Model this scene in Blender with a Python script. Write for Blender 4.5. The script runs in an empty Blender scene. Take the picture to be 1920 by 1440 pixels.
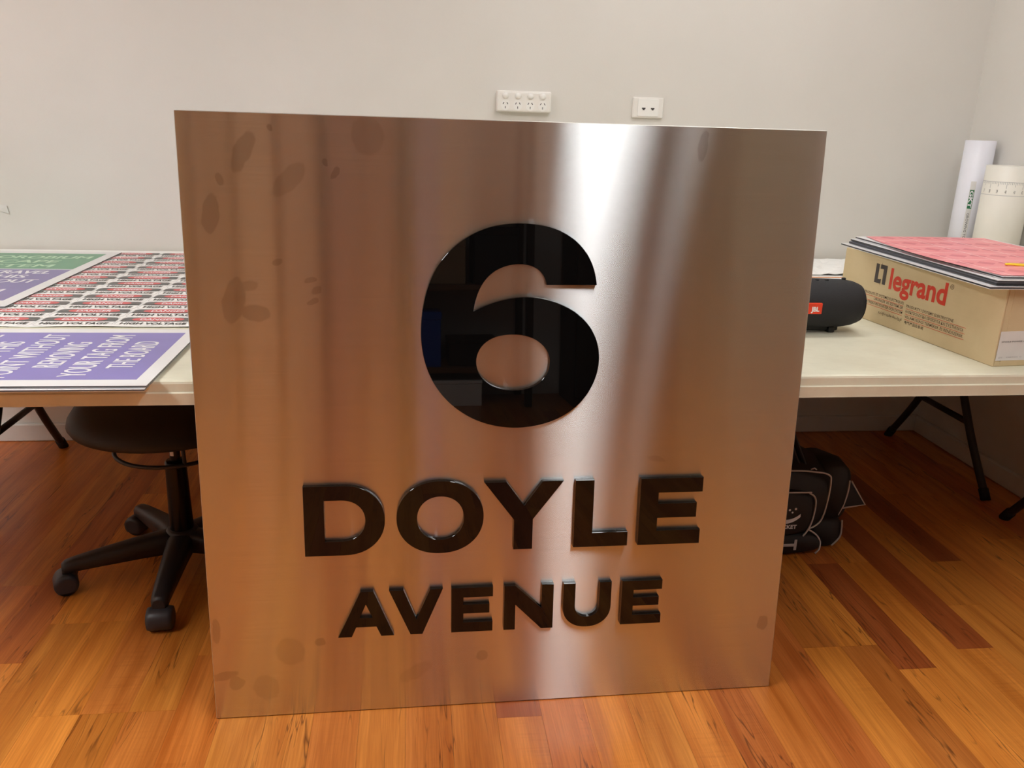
import bpy, bmesh, math, random
from mathutils import Vector, Matrix, Euler
random.seed(11)
SC = bpy.context.scene
COL = SC.collection
PI = math.pi

# ------------------------------------------------------------------ camera
CAM_P = Vector((0.0, -3.088663, 1.199415))
CF = Vector((0.115372, 0.945973, -0.303026)).normalized()
CR = Vector((0.99331, -0.111385, 0.030471)).normalized()
CU = CR.cross(CF).normalized()
cam = bpy.data.cameras.new('camera')
cam.sensor_fit = 'HORIZONTAL'; cam.sensor_width = 36.0
cam.lens = 1558.06 * 36.0 / 1920.0
cam.clip_start = 0.02
cam_o = bpy.data.objects.new('camera', cam)
M = Matrix.Identity(4)
for k, v in enumerate((CR, CU, -CF)):
    for r in range(3): M[r][k] = v[r]
M.translation = CAM_P
cam_o.matrix_world = M
COL.objects.link(cam_o); SC.camera = cam_o

# ------------------------------------------------------------------ world, exposure
w = bpy.data.worlds.new('world'); SC.world = w; w.use_nodes = True
w.node_tree.nodes['Background'].inputs[0].default_value = (0.9, 0.95, 1, 1)
w.node_tree.nodes['Background'].inputs[1].default_value = 0.05
SC.view_settings.view_transform = 'Standard'
SC.view_settings.look = 'None'
SC.view_settings.gamma = 1.0
SC.view_settings.use_curve_mapping = False
SC.view_settings.exposure = 0.0

# room dimensions
XR, XL, YB, ZC = 2.103, -3.3, -5.35, 2.6
HT = 0.7127                       # table height
# ceiling lamps, then one added fill: (x, y, length, width, emission, rotation)
LAMPS = [(0.83, -2.80, 1.35, 0.21, 23.0, 0.0),
         (1.04, -1.95, 0.90, 0.065, 10.0, 0.0),
         (-2.05, -2.30, 1.50, 0.60, 22.0, 0.0),
         (1.00, -0.95, 1.20, 0.28, 11.0, PI / 2)]  # unseen fill behind the sign, added to brighten the right-hand walls

# ------------------------------------------------------------------ materials
def lin(c):
    c /= 255.0
    return c / 12.92 if c <= 0.04045 else ((c + 0.055) / 1.055) ** 2.4
def rgb(r, g, b): return (lin(r), lin(g), lin(b), 1.0)

class NT:
    def __init__(s, mat):
        s.t = mat.node_tree; s.n = s.t.nodes; s.l = s.t.links
    def new(s, kind, **kw):
        nd = s.n.new(kind)
        for k, v in kw.items(): setattr(nd, k, v)
        return nd
    def put(s, sock, v):
        if isinstance(v, bpy.types.NodeSocket): s.l.new(v, sock)
        else: sock.default_value = v
    def math(s, op, a, b=None, clamp=False):
        nd = s.new('ShaderNodeMath', operation=op); nd.use_clamp = clamp
        s.put(nd.inputs[0], a)
        if b is not None: s.put(nd.inputs[1], b)
        return nd.outputs[0]
    def vmul(s, v, sc):
        nd = s.new('ShaderNodeVectorMath', operation='MULTIPLY')
        s.put(nd.inputs[0], v); s.put(nd.inputs[1], sc); return nd.outputs[0]
    def vadd(s, v, sc):
        nd = s.new('ShaderNodeVectorMath', operation='ADD')
        s.put(nd.inputs[0], v); s.put(nd.inputs[1], sc); return nd.outputs[0]
    def noise(s, vec, scale, detail=3.0, rough=0.5, dist=0.0):
        nd = s.new('ShaderNodeTexNoise')
        s.put(nd.inputs['Vector'], vec); nd.inputs['Scale'].default_value = scale
        nd.inputs['Detail'].default_value = detail; nd.inputs['Roughness'].default_value = rough
        nd.inputs['Distortion'].default_value = dist
        return nd.outputs['Fac']
    def ramp(s, fac, stops):
        nd = s.new('ShaderNodeValToRGB'); e = nd.color_ramp.elements
        while len(e) < len(stops): e.new(0.5)
        for i, (p, c) in enumerate(stops): e[i].position = p; e[i].color = c
        s.put(nd.inputs[0], fac); return nd.outputs[0]
    def mix(s, fac, a, b, mode='MIX'):
        nd = s.new('ShaderNodeMix', data_type='RGBA', blend_type=mode)
        s.put(nd.inputs[0], fac); s.put(nd.inputs[6], a); s.put(nd.inputs[7], b)
        return nd.outputs[2]
    def bump(s, h, strength, dist=0.002):
        nd = s.new('ShaderNodeBump'); nd.inputs['Strength'].default_value = strength
        nd.inputs['Distance'].default_value = dist; s.put(nd.inputs['Height'], h)
        return nd.outputs[0]

def base_mat(name):
    m = bpy.data.materials.new(name); m.use_nodes = True
    nt = NT(m); p = nt.n['Principled BSDF']
    return m, nt, p

def plain(name, col, rough=0.5, metal=0.0, spec=0.5, var=0.06, vscale=14.0, bump=0.0, bscale=200.0, coat=0.0):
    """one colour with a faint cloudy unevenness and optional fine relief"""
    m, nt, p = base_mat(name)
    tc = nt.new('ShaderNodeTexCoord')
    f = nt.noise(tc.outputs['Object'], vscale, 4)
    lo = tuple(c * (1 - var) for c in col[:3]) + (1,)
    hi = tuple(min(1, c * (1 + var)) for c in col[:3]) + (1,)
    c = nt.ramp(f, [(0.3, lo), (0.7, hi)])
    nt.put(p.inputs['Base Color'], c)
    p.inputs['Roughness'].default_value = rough
    p.inputs['Metallic'].default_value = metal
    p.inputs['Specular IOR Level'].default_value = spec
    p.inputs['Coat Weight'].default_value = coat
    if bump > 0:
        nt.put(p.inputs['Normal'], nt.bump(nt.noise(tc.outputs['Object'], bscale, 3), bump))
    return m

MAT = {}
def wall_mat():
    m, nt, p = base_mat('painted_wall')
    g = nt.new('ShaderNodeNewGeometry')
    f = nt.noise(g.outputs['Position'], 1.6, 5, 0.6)
    c = nt.ramp(f, [(0.25, rgb(219, 215, 208)), (0.75, rgb(227, 223, 217))])
    sp = nt.noise(nt.vmul(g.outputs['Position'], (1.0, 1.0, 2.5)), 9.0, 6, 0.7)
    mk = nt.ramp(sp, [(0.715, (0, 0, 0, 1)), (0.76, (1, 1, 1, 1))])
    c = nt.mix(nt.math('MULTIPLY', mk, 0.25), c, rgb(188, 178, 168))
    nt.put(p.inputs['Base Color'], c)
    p.inputs['Roughness'].default_value = 0.62
    p.inputs['Specular IOR Level'].default_value = 0.3
    nt.put(p.inputs['Normal'], nt.bump(nt.noise(g.outputs['Position'], 150.0, 3), 0.10))
    return m
MAT['wall'] = wall_mat()
MAT['ceiling'] = plain('ceiling_paint', rgb(228, 226, 220), 0.8, var=0.02)
MAT['trim'] = plain('trim_paint', rgb(226, 224, 220), 0.4, var=0.02)
MAT['white_plastic'] = plain('white_plastic', rgb(238, 234, 228), 0.32, var=0.02)
MAT['switch_plastic'] = plain('switch_plastic', rgb(246, 244, 240), 0.22, var=0.01)
MAT['slot'] = plain('slot_black', rgb(30, 28, 28), 0.6)
MAT['jack'] = plain('jack_grey', rgb(70, 66, 64), 0.5)

def wood_mat():
    m, nt, p = base_mat('laminate_wood')
    g = nt.new('ShaderNodeNewGeometry')
    a = nt.new('ShaderNodeAttribute', attribute_name='plank_col')
    o = nt.new('ShaderNodeAttribute', attribute_name='plank_off')
    pos = nt.vadd(g.outputs['Position'], o.outputs['Vector'])
    # long cloudy streaks running with the plank
    f1 = nt.noise(nt.vmul(pos, (26.0, 1.5, 1.0)), 1.0, 4, 0.55, 0.6)
    dark = nt.mix(1.0, a.outputs['Color'], (0.78, 0.65, 0.52, 1), 'MULTIPLY')
    light = nt.mix(1.0, a.outputs['Color'], (1.12, 1.16, 1.20, 1), 'MULTIPLY')
    c = nt.mix(nt.ramp(f1, [(0.32, (0, 0, 0, 1)), (0.64, (1, 1, 1, 1))]), dark, light)
    # fine fibre
    f2 = nt.noise(nt.vmul(pos, (260.0, 7.0, 1.0)), 1.0, 3, 0.6)
    c = nt.mix(nt.math('MULTIPLY', nt.ramp(f2, [(0.42, (1, 1, 1, 1)), (0.60, (0, 0, 0, 1))]), 0.34), c, nt.mix(1.0, c, (0.62, 0.48, 0.38, 1), 'MULTIPLY'))
    # cross figure
    f3 = nt.noise(nt.vmul(pos, (9.0, 120.0, 1.0)), 1.0, 2, 0.5)
    msk = nt.noise(nt.vmul(pos, (7.0, 2.2, 1.0)), 1.0, 2)
    c = nt.mix(nt.math('MULTIPLY', nt.ramp(f3, [(0.5, (0, 0, 0, 1)), (0.62, (1, 1, 1, 1))]),
                       nt.math('MULTIPLY', nt.ramp(msk, [(0.52, (0, 0, 0, 1)), (0.68, (1, 1, 1, 1))]), 0.30)), c,
               nt.mix(1.0, c, (0.72, 0.6, 0.5, 1), 'MULTIPLY'))
    # dark gum veins
    f4 = nt.noise(nt.vmul(pos, (32.0, 2.1, 1.0)), 1.0, 2, 0.4, 1.3)
    v = nt.math('ABSOLUTE', nt.math('SUBTRACT', f4, 0.5))
    vein = nt.ramp(v, [(0.0, (1, 1, 1, 1)), (0.022, (0, 0, 0, 1))])
    vm = nt.noise(nt.vmul(pos, (11.0, 1.7, 1.0)), 1.0, 2)
    vein = nt.math('MULTIPLY', vein, nt.ramp(vm, [(0.50, (0, 0, 0, 1)), (0.60, (1, 1, 1, 1))]))
    c = nt.mix(nt.math('MULTIPLY', vein, 0.75), c, rgb(70, 28, 10))
    # knots
    vo = nt.new('ShaderNodeTexVoronoi'); vo.feature = 'F1'
    wob = nt.noise(nt.vmul(pos, (30, 18, 1)), 1.0, 3)
    nt.put(vo.inputs['Vector'], nt.vadd(nt.vmul(pos, (3.4, 1.9, 0.0)), nt.vmul(wob, (0.06, 0.06, 0.0))))
    vo.inputs['Scale'].default_value = 1.0
    kn = nt.ramp(vo.outputs['Distance'], [(0.02, (1, 1, 1, 1)), (0.085, (0, 0, 0, 1))])
    rng = nt.new('ShaderNodeTexNoise'); nt.put(rng.inputs['Vector'], nt.vmul(pos, (34, 34, 1))); rng.inputs['Scale'].default_value = 3.0
    kn = nt.math('MULTIPLY', kn, nt.ramp(rng.outputs['Fac'], [(0.38, (0.25, 0.25, 0.25, 1)), (0.6, (1, 1, 1, 1))]))
    c = nt.mix(nt.math('MULTIPLY', kn, 0.6), c, rgb(84, 38, 24))
    nt.put(p.inputs['Base Color'], c)
    p.inputs['Roughness'].default_value = 0.30
    p.inputs['Specular IOR Level'].default_value = 0.45
    nt.put(p.inputs['Normal'], nt.bump(f2, 0.05, 0.001))
    return m
MAT['wood'] = wood_mat()
MAT['subfloor'] = plain('subfloor', rgb(70, 38, 18), 0.8)

def table_mat():
    m, nt, p = base_mat('cream_table_plastic')
    tc = nt.new('ShaderNodeTexCoord')
    f = nt.noise(tc.outputs['Object'], 5.0, 6, 0.65)
    c = nt.ramp(f, [(0.3, rgb(214, 209, 186)), (0.7, rgb(232, 229, 208))])
    s = nt.noise(nt.vmul(tc.outputs['Object'], (5.0, 30.0, 5.0)), 2.0, 5, 0.7)
    c = nt.mix(nt.math('MULTIPLY', nt.ramp(s, [(0.58, (0, 0, 0, 1)), (0.7, (1, 1, 1, 1))]), 0.28), c, rgb(176, 172, 152))
    nt.put(p.inputs['Base Color'], c)
    p.inputs['Roughness'].default_value = 0.42
    nt.put(p.inputs['Normal'], nt.bump(nt.noise(tc.outputs['Object'], 420.0, 2), 0.12, 0.001))
    return m
MAT['table'] = table_mat()
MAT['leg_steel'] = plain('dark_leg_steel', rgb(38, 35, 36), 0.45, 0.0, 0.5)
MAT['rubber'] = plain('black_rubber', rgb(18, 17, 18), 0.7)
MAT['black_plastic'] = plain('black_plastic', rgb(38, 37, 40), 0.42, bump=0.08, bscale=400)
MAT['castor_plastic'] = plain('castor_plastic', rgb(50, 50, 55), 0.38)
MAT['seat_vinyl'] = plain('black_seat_vinyl', rgb(13, 12, 13), 0.55, bump=0.1, bscale=300)
MAT['gas_lift'] = plain('gas_lift_steel', rgb(25, 22, 22), 0.25, 0.6)
MAT['label_white'] = plain('label_white', rgb(225, 222, 220), 0.5)
MAT['paper'] = plain('white_paper', rgb(246, 245, 242), 0.6, var=0.02)
MAT['board_white'] = plain('white_board_face', rgb(232, 231, 232), 0.28, var=0.015)
MAT['board_core'] = plain('black_board_core', rgb(34, 35, 42), 0.4)
MAT['board_grey'] = plain('slate_board_face', rgb(96, 98, 108), 0.35)
MAT['purple'] = plain('purple_print', rgb(132, 122, 190), 0.32, var=0.03)
MAT['purple2'] = plain('muted_purple_print', rgb(126, 116, 170), 0.32, var=0.03)
MAT['green'] = plain('green_print', rgb(100, 158, 124), 0.32, var=0.03)
MAT['print_white'] = plain('print_white', rgb(240, 238, 244), 0.35, var=0.01)
MAT['print_palegreen'] = plain('print_pale_green', rgb(196, 228, 196), 0.35, var=0.01)
MAT['print_black'] = plain('print_black', rgb(48, 46, 46), 0.45)
MAT['print_head'] = plain('print_charcoal', rgb(92, 90, 90), 0.4)
MAT['print_red'] = plain('print_red', rgb(210, 92, 94), 0.4)
MAT['print_grey'] = plain('print_grey', rgb(178, 176, 178), 0.5)
MAT['legrand_red'] = plain('carton_red_ink', rgb(214, 62, 40), 0.6)
MAT['legrand_grey'] = plain('carton_charcoal_ink', rgb(66, 58, 56), 0.6)
MAT['ink_small'] = plain('carton_brown_ink', rgb(84, 66, 50), 0.7)
MAT['orange_ink'] = plain('orange_ink', rgb(226, 150, 96), 0.6)
def card_mat(name, c0, c1):
    m, nt, p = base_mat(name)
    tc = nt.new('ShaderNodeTexCoord')
    f = nt.noise(tc.outputs['Object'], 7.0, 5, 0.6)
    c = nt.ramp(f, [(0.3, c0), (0.7, c1)])
    fl = nt.noise(nt.vmul(tc.outputs['Object'], (1, 1, 160)), 3.0, 2)
    c = nt.mix(nt.math('MULTIPLY', fl, 0.12), c, nt.mix(1.0, c, (0.7, 0.68, 0.62, 1), 'MULTIPLY'))
    nt.put(p.inputs['Base Color'], c); p.inputs['Roughness'].default_value = 0.75
    p.inputs['Specular IOR Level'].default_value = 0.25
    return m
MAT['card'] = card_mat('kraft_cardboard', rgb(208, 187, 148), rgb(218, 198, 160))
MAT['card_dark'] = card_mat('brown_cardboard', rgb(160, 134, 104), rgb(172, 146, 116))
MAT['tape'] = plain('buff_tape', rgb(206, 180, 130), 0.35)
def red_sheet():
    m, nt, p = base_mat('red_sticker_print')
    tc = nt.new('ShaderNodeTexCoord'); ob = tc.outputs['Object']
    sep = nt.new('ShaderNodeSeparateXYZ'); nt.put(sep.inputs[0], ob)
    def lines(ax, pitch, wid):
        f = nt.math('FRACT', nt.math('DIVIDE', sep.outputs[ax], pitch))
        return nt.math('LESS_THAN', f, wid)
    f = nt.noise(ob, 16.0, 3)
    c = nt.ramp(f, [(0.3, rgb(232, 122, 130)), (0.7, rgb(238, 142, 148))])
    # rows of small dark ticks, one set to each sticker
    fy = nt.math('FRACT', nt.math('DIVIDE', sep.outputs[1], 0.105))
    fx = nt.math('FRACT', nt.math('DIVIDE', sep.outputs[0], 0.0525))
    tri = nt.math('SUBTRACT', nt.math('MULTIPLY', nt.math('ABSOLUTE', nt.math('SUBTRACT', fx, 0.5)), 0.5), 0.02)
    tick = nt.math('LESS_THAN', nt.math('ABSOLUTE', nt.math('SUBTRACT', fy, 0.55)), tri)
    c = nt.mix(nt.math('MULTIPLY', tick, 0.75), c, rgb(204, 70, 90))
    weave = nt.math('ADD', lines(0, 0.006, 0.25), lines(1, 0.006, 0.25))
    c = nt.mix(nt.math('MULTIPLY', weave, 0.14), c, rgb(246, 190, 190))
    ln = nt.math('MAXIMUM', lines(0, 0.105, 0.035), lines(1, 0.105, 0.035))
    c = nt.mix(nt.math('MULTIPLY', ln, 0.85), c, rgb(252, 214, 210))
    nt.put(p.inputs['Base Color'], c); p.inputs['Roughness'].default_value = 0.35
    return m
MAT['red_sheet'] = red_sheet()
MAT['yellow'] = plain('yellow_plastic', rgb(240, 205, 30), 0.35)
MAT['speaker_cloth'] = plain('black_speaker_fabric', rgb(36, 36, 39), 0.75, bump=0.5, bscale=900, var=0.1, vscale=300)
MAT['speaker_rubber'] = plain('black_speaker_rubber', rgb(20, 20, 21), 0.5)
MAT['badge_red'] = plain('badge_orange_red', rgb(236, 66, 34), 0.3)
MAT['badge_white'] = plain('badge_white', rgb(245, 240, 238), 0.3)
MAT['roll_white'] = plain('cool_white_roll', rgb(240, 240, 250), 0.35, var=0.015)
MAT['roll_cream'] = plain('cream_white_roll', rgb(240, 236, 226), 0.4, var=0.02)
MAT['green_dark'] = plain('dark_green_ink', rgb(34, 112, 70), 0.5)
MAT['bag'] = plain('black_nylon', rgb(25, 23, 25), 0.6, bump=0.3, bscale=600, var=0.12, vscale=30)
MAT['piping'] = plain('grey_piping', rgb(196, 192, 190), 0.55)
MAT['bag_print'] = plain('white_bag_print', rgb(236, 236, 238), 0.5)
MAT['acrylic'] = plain('black_acrylic', (0.0035, 0.0032, 0.0032, 1), 0.015, spec=0.42, var=0.02)
MAT['tube'] = None
def lamp_mat(name, strength):
    m, nt, p = base_mat(name)
    p.inputs['Base Color'].default_value = (0.9, 0.9, 0.9, 1)
    p.inputs['Emission Color'].default_value = (0.96, 0.985, 0.985, 1)
    p.inputs['Emission Strength'].default_value = strength
    return m
MAT['lamp_body'] = plain('lamp_body_white', rgb(235, 235, 232), 0.4)
MAT['shelf_steel'] = plain('dark_shelf_steel', rgb(46, 40, 38), 0.5)
MAT['shelf_board'] = plain('brown_shelf_board', rgb(112, 78, 52), 0.6)
MAT['dark_door'] = plain('red_brown_timber', rgb(116, 84, 72), 0.45, var=0.15)
MAT['brown_door'] = plain('tan_timber', rgb(150, 112, 74), 0.45, var=0.1)
MAT['grey_cab'] = plain('charcoal_cabinet', rgb(34, 31, 30), 0.5)
MAT['olive_cab'] = plain('olive_grey_cabinet', rgb(120, 118, 100), 0.5)
MAT['blue'] = plain('blue_plastic', rgb(24, 84, 190), 0.4)
MAT['black_item'] = plain('black_item', rgb(22, 22, 24), 0.6)

# sign frame of reference (local x along the bottom edge, local z up the face, local y into the panel)
S_O = Vector((-0.41224, -1.60646, 0.0010))
EX = Vector((0.9998931, 0.01462161, 0.0))
EY = Vector((-0.00104493, 0.07145738, 0.99744311))
EN = EX.cross(EY)
SIGN_M = Matrix.Identity(4)
for k, v in enumerate((EX, -EN, EY)):
    for r in range(3): SIGN_M[r][k] = v[r]
SIGN_M.translation = S_O

def steel_mat():
    m = bpy.data.materials.new('brushed_stainless_steel'); m.use_nodes = True
    nt = NT(m); nt.n.remove(nt.n['Principled BSDF'])
    out = nt.n['Material Output']
    tc = nt.new('ShaderNodeTexCoord'); ob = tc.outputs['Object']
    gl = nt.new('ShaderNodeBsdfAnisotropic'); gl.distribution = 'MULTI_GGX'
    tv = nt.new('ShaderNodeVectorTransform', vector_type='VECTOR', convert_from='OBJECT', convert_to='WORLD')
    tv.inputs[0].default_value = (1, 0, 0)
    nt.put(gl.inputs['Tangent'], tv.outputs[0])
    gl.inputs['Anisotropy'].default_value = 0.853
    # brushing: very long, very thin horizontal lines
    br = nt.noise(nt.vmul(ob, (5.0, 1.0, 430.0)), 1.0, 2, 0.6)
    br2 = nt.noise(nt.vmul(ob, (16.0, 1.0, 190.0)), 1.0, 3, 0.6)
    c = nt.ramp(br, [(0.3, (0.75, 0.75, 0.745, 1)), (0.7, (0.81, 0.81, 0.805, 1))])
    c = nt.mix(nt.math('MULTIPLY', br2, 0.15), c, (0.64, 0.64, 0.635, 1))
    # finger marks: (x, z, half width, half height, turn, strength)
    marks = [(0.112, 1.133, 0.016, 0.040, -0.42, 0.8), (0.190, 1.087, 0.018, 0.040, -0.75, 0.6),
             (0.051, 1.025, 0.016, 0.038, -0.12, 0.8), (0.083, 0.868, 0.020, 0.045, -0.2, 0.8),
             (0.120, 0.846, 0.028, 0.016, -0.1, 0.8), (0.107, 0.895, 0.022, 0.010, 0.3, 0.6),
             (0.164, 0.94, 0.010, 0.006, 0.3, 0.8), (0.222, 0.908, 0.012, 0.006, 0.2, 0.8),
             (0.232, 0.888, 0.012, 0.007, 0.5, 0.8), (0.225, 0.867, 0.012, 0.006, 0.4, 0.8),
             (0.07, 1.085, 0.006, 0.012, 0.2, 0.9), (0.271, 1.10, 0.006, 0.013, -0.5, 0.9),
             (0.255, 1.118, 0.005, 0.007, 0.3, 0.9), (0.161, 1.174, 0.005, 0.006, 0.3, 0.9),
             (0.156, 0.147, 0.030, 0.032, 0.2, 0.5), (0.104, 0.066, 0.026, 0.030, 0.4, 0.5),
             (0.215, 0.165, 0.012, 0.010, 0.4, 0.9), (0.022, 0.098, 0.030, 0.010, 0.2, 0.8),
             (0.045, 0.080, 0.016, 0.016, 0.4, 0.7), (0.41, 0.085, 0.040, 0.016, 0.5, 0.4),
             (0.835, 1.175, 0.011, 0.026, 0.1, -1.0), (0.857, 1.18, 0.006, 0.022, -0.1, -0.8),
             (0.955, 1.165, 0.010, 0.030, -0.1, 0.8), (0.905, 0.545, 0.020, 0.006, -0.2, 0.5),
             (0.55, 0.115, 0.014, 0.012, 0.3, 0.8), (1.17, 0.16, 0.012, 0.018, 0.0, 0.9),
             (0.33, 1.165, 0.030, 0.035, 0.2, 0.5), (0.012, 0.2, 0.008, 0.03, 0, 0.8)]
    wn = nt.new('ShaderNodeTexNoise'); nt.put(wn.inputs['Vector'], ob); wn.inputs['Scale'].default_value = 55.0; wn.inputs['Detail'].default_value = 3.0
    wob = nt.vadd(nt.vmul(nt.vadd(wn.outputs['Color'], (-0.5, -0.5, -0.5)), (0.012, 0.0, 0.012)), ob)
    acc = None; accl = None
    for (x, z, a, b, rot, st) in marks:
        mp = nt.new('ShaderNodeMapping', vector_type='TEXTURE')
        mp.inputs['Location'].default_value = (x, 0, z)
        mp.inputs['Rotation'].default_value = (0, -rot, 0)
        mp.inputs['Scale'].default_value = (a, 1000.0, b)
        nt.put(mp.inputs[0], wob)
        ln = nt.new('ShaderNodeVectorMath', operation='LENGTH'); nt.put(ln.inputs[0], mp.outputs[0])
        mr = nt.new('ShaderNodeMapRange', interpolation_type='SMOOTHSTEP')
        nt.put(mr.inputs['Value'], ln.outputs['Value'])
        mr.inputs['From Min'].default_value = 0.86; mr.inputs['From Max'].default_value = 1.06
        mr.inputs['To Min'].default_value = abs(st); mr.inputs['To Max'].default_value = 0.0
        if st > 0: acc = mr.outputs[0] if acc is None else nt.math('MAXIMUM', acc, mr.outputs[0])
        else: accl = mr.outputs[0] if accl is None else nt.math('MAXIMUM', accl, mr.outputs[0])
    c = nt.mix(nt.math('MULTIPLY', acc, 0.75), c, (0.52, 0.50, 0.49, 1))
    c = nt.mix(nt.math('MULTIPLY', accl, 0.5), c, (0.82, 0.81, 0.80, 1))
    nt.put(gl.inputs['Color'], c)
    gl.inputs['Roughness'].default_value = 0.186
    nt.l.new(gl.outputs[0], out.inputs[0])
    return m
MAT['steel'] = steel_mat()
MAT['steel_edge'] = plain('sheet_metal_edge', rgb(200, 196, 190), 0.35, 0.9)

# ------------------------------------------------------------------ geometry helpers
def tag(o, label=None, cat=None, group=None, kind=None):
    if label: o['label'] = label
    if cat: o['category'] = cat
    if group: o['group'] = group
    if kind: o['kind'] = kind
    return o

def empty(name, loc=(0, 0, 0), rz=0.0, matrix=None):
    o = bpy.data.objects.new(name, None); o.empty_display_size = 0.05
    COL.objects.link(o)
    if matrix is not None: o.matrix_world = matrix
    else:
        o.location = loc; o.rotation_euler = (0, 0, rz)
    return o

def obj(name, me, mat=None, parent=None, loc=None, rot=None, smooth=False):
    if isinstance(me, bmesh.types.BMesh):
        b = me; me = bpy.data.meshes.new(name); b.normal_update(); b.to_mesh(me); b.free()
        if smooth:
            for p in me.polygons: p.use_smooth = True
    if mat is not None:
        if not isinstance(mat, (list, tuple)): mat = [mat]
        for m_ in mat: me.materials.append(MAT[m_] if isinstance(m_, str) else m_)
    o = bpy.data.objects.new(name, me); COL.objects.link(o)
    if parent: o.parent = parent
    if loc: o.location = loc
    if rot: o.rotation_euler = rot
    return o

def add_box(bm, lo, hi, mi=0, bev=0.0, seg=1):
    vs = [bm.verts.new((x, y, z)) for z in (lo[2], hi[2]) for y in (lo[1], hi[1]) for x in (lo[0], hi[0])]
    fs = [(0, 2, 3, 1), (4, 5, 7, 6), (0, 1, 5, 4), (2, 6, 7, 3), (0, 4, 6, 2), (1, 3, 7, 5)]
    faces = [bm.faces.new([vs[i] for i in f]) for f in fs]
    for f in faces: f.material_index = mi
    if bev > 0:
        eds = list({e for f in faces for e in f.edges})
        r = bmesh.ops.bevel(bm, geom=eds, offset=bev, segments=seg, profile=0.5, affect='EDGES')
        for f in r['faces']: f.material_index = mi
    return faces

def box(lo, hi, bev=0.0, seg=1):
    bm = bmesh.new(); add_box(bm, lo, hi, 0, bev, seg); return bm

def frame_of(d):
    d = d.normalized()
    a = Vector((0, 0, 1)) if abs(d.z) < 0.95 else Vector((1, 0, 0))
    u = d.cross(a).normalized(); v = u.cross(d).normalized()
    return u, v

def add_rings(bm, rings, mi=0, cap=True, closed=False, smooth=True):
    n = len(rings[0]); V = [[bm.verts.new(p) for p in r] for r in rings]
    R = list(range(len(V) - 1)) + ([len(V) - 1] if closed else [])
    for i in R:
        A, B = V[i], V[(i + 1) % len(V)]
        for k in range(n):
            f = bm.faces.new((A[k], A[(k + 1) % n], B[(k + 1) % n], B[k])); f.material_index = mi; f.smooth = smooth
    if cap and not closed:
        for ring, rev in ((V[0], True), (V[-1], False)):
            f = bm.faces.new(list(reversed(ring)) if rev else ring); f.material_index = mi
    bmesh.ops.recalc_face_normals(bm, faces=bm.faces)

def add_tube(bm, pts, r, seg=10, mi=0, closed=False, sx=1.0):
    pts = [Vector(p) for p in pts]; rings = []
    n = len(pts); pu = None
    for i, p in enumerate(pts):
        if closed: d = pts[(i + 1) % n] - pts[i - 1]
        else: d = (pts[min(i + 1, n - 1)] - pts[max(i - 1, 0)])
        u, v = frame_of(d)
        if pu is not None:
            u = (pu - d.normalized() * pu.dot(d.normalized())).normalized(); v = u.cross(d.normalized())
        pu = u
        rr = r[i] if isinstance(r, (list, tuple)) else r
        rings.append([p + (u * math.cos(t) * sx + v * math.sin(t)) * rr for t in [2 * PI * k / seg for k in range(seg)]])
    add_rings(bm, rings, mi, True, closed)

def tube(pts, r, seg=10, closed=False, sx=1.0):
    bm = bmesh.new(); add_tube(bm, pts, r, seg, 0, closed, sx); return bm

def lathe(profile, seg=32, axis='z'):
    bm = bmesh.new()
    rings = []
    for (r, h) in profile:
        ring = []
        for k in range(seg):
            t = 2 * PI * k / seg; a, b = max(r, 1e-5) * math.cos(t), max(r, 1e-5) * math.sin(t)
            ring.append((a, b, h) if axis == 'z' else ((h, a, b) if axis == 'x' else (a, h, b)))
        rings.append(ring)
    add_rings(bm, rings); return bm

def thicken(bm, t, d=(0, 0, -1)):
    """give an open sheet of faces a real thickness along d"""
    d = Vector(d) * t; faces = list(bm.faces); bverts = {v: bm.verts.new(v.co + d) for v in list(bm.verts)}
    edges = [e for e in bm.edges if len(e.link_faces) == 1]
    for f in faces: bm.faces.new([bverts[v] for v in reversed(f.verts)])
    for e in edges:
        a, b = e.verts; bm.faces.new((a, b, bverts[b], bverts[a]))
    bmesh.ops.recalc_face_normals(bm, faces=bm.faces)

def smooth_path(pts, n=6, closed=False):
    P = [Vector(p) for p in pts]; out = []
    m = len(P); rng = range(m) if closed else range(m - 1)
    for i in rng:
        p0 = P[i - 1] if (closed or i > 0) else P[i]
        p1, p2 = P[i], P[(i + 1) % m]
        p3 = P[(i + 2) % m] if (closed or i + 2 < m) else p2
        for k in range(n):
            t = k / n
            out.append(0.5 * ((2 * p1) + (p2 - p0) * t + (2 * p0 - 5 * p1 + 4 * p2 - p3) * t * t + (3 * p1 - p0 - 3 * p2 + p3) * t ** 3))
    if not closed: out.append(P[-1])
    return out

def curve_mesh(loops, depth, bevel=0.0):
    """flat filled outline(s) in xy, extruded from z=0 to z=depth"""
    cu = bpy.data.curves.new('outline', 'CURVE'); cu.dimensions = '2D'; cu.fill_mode = 'BOTH'
    for lp in loops:
        s = cu.splines.new('POLY'); s.points.add(len(lp) - 1)
        for i, p in enumerate(lp): s.points[i].co = (p[0], p[1], 0, 1)
        s.use_cyclic_u = True
    cu.extrude = max(depth / 2 - bevel, 0); cu.bevel_depth = bevel; cu.bevel_resolution = 0
    if bevel > 0: cu.offset = -bevel
    o = bpy.data.objects.new('outline', cu); COL.objects.link(o)
    me = bpy.data.meshes.new_from_object(o.evaluated_get(bpy.context.evaluated_depsgraph_get()))
    bpy.data.objects.remove(o); bpy.data.curves.remove(cu)
    me.transform(Matrix.Translation((0, 0, depth / 2)))
    me.materials.clear()
    return me

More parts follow.
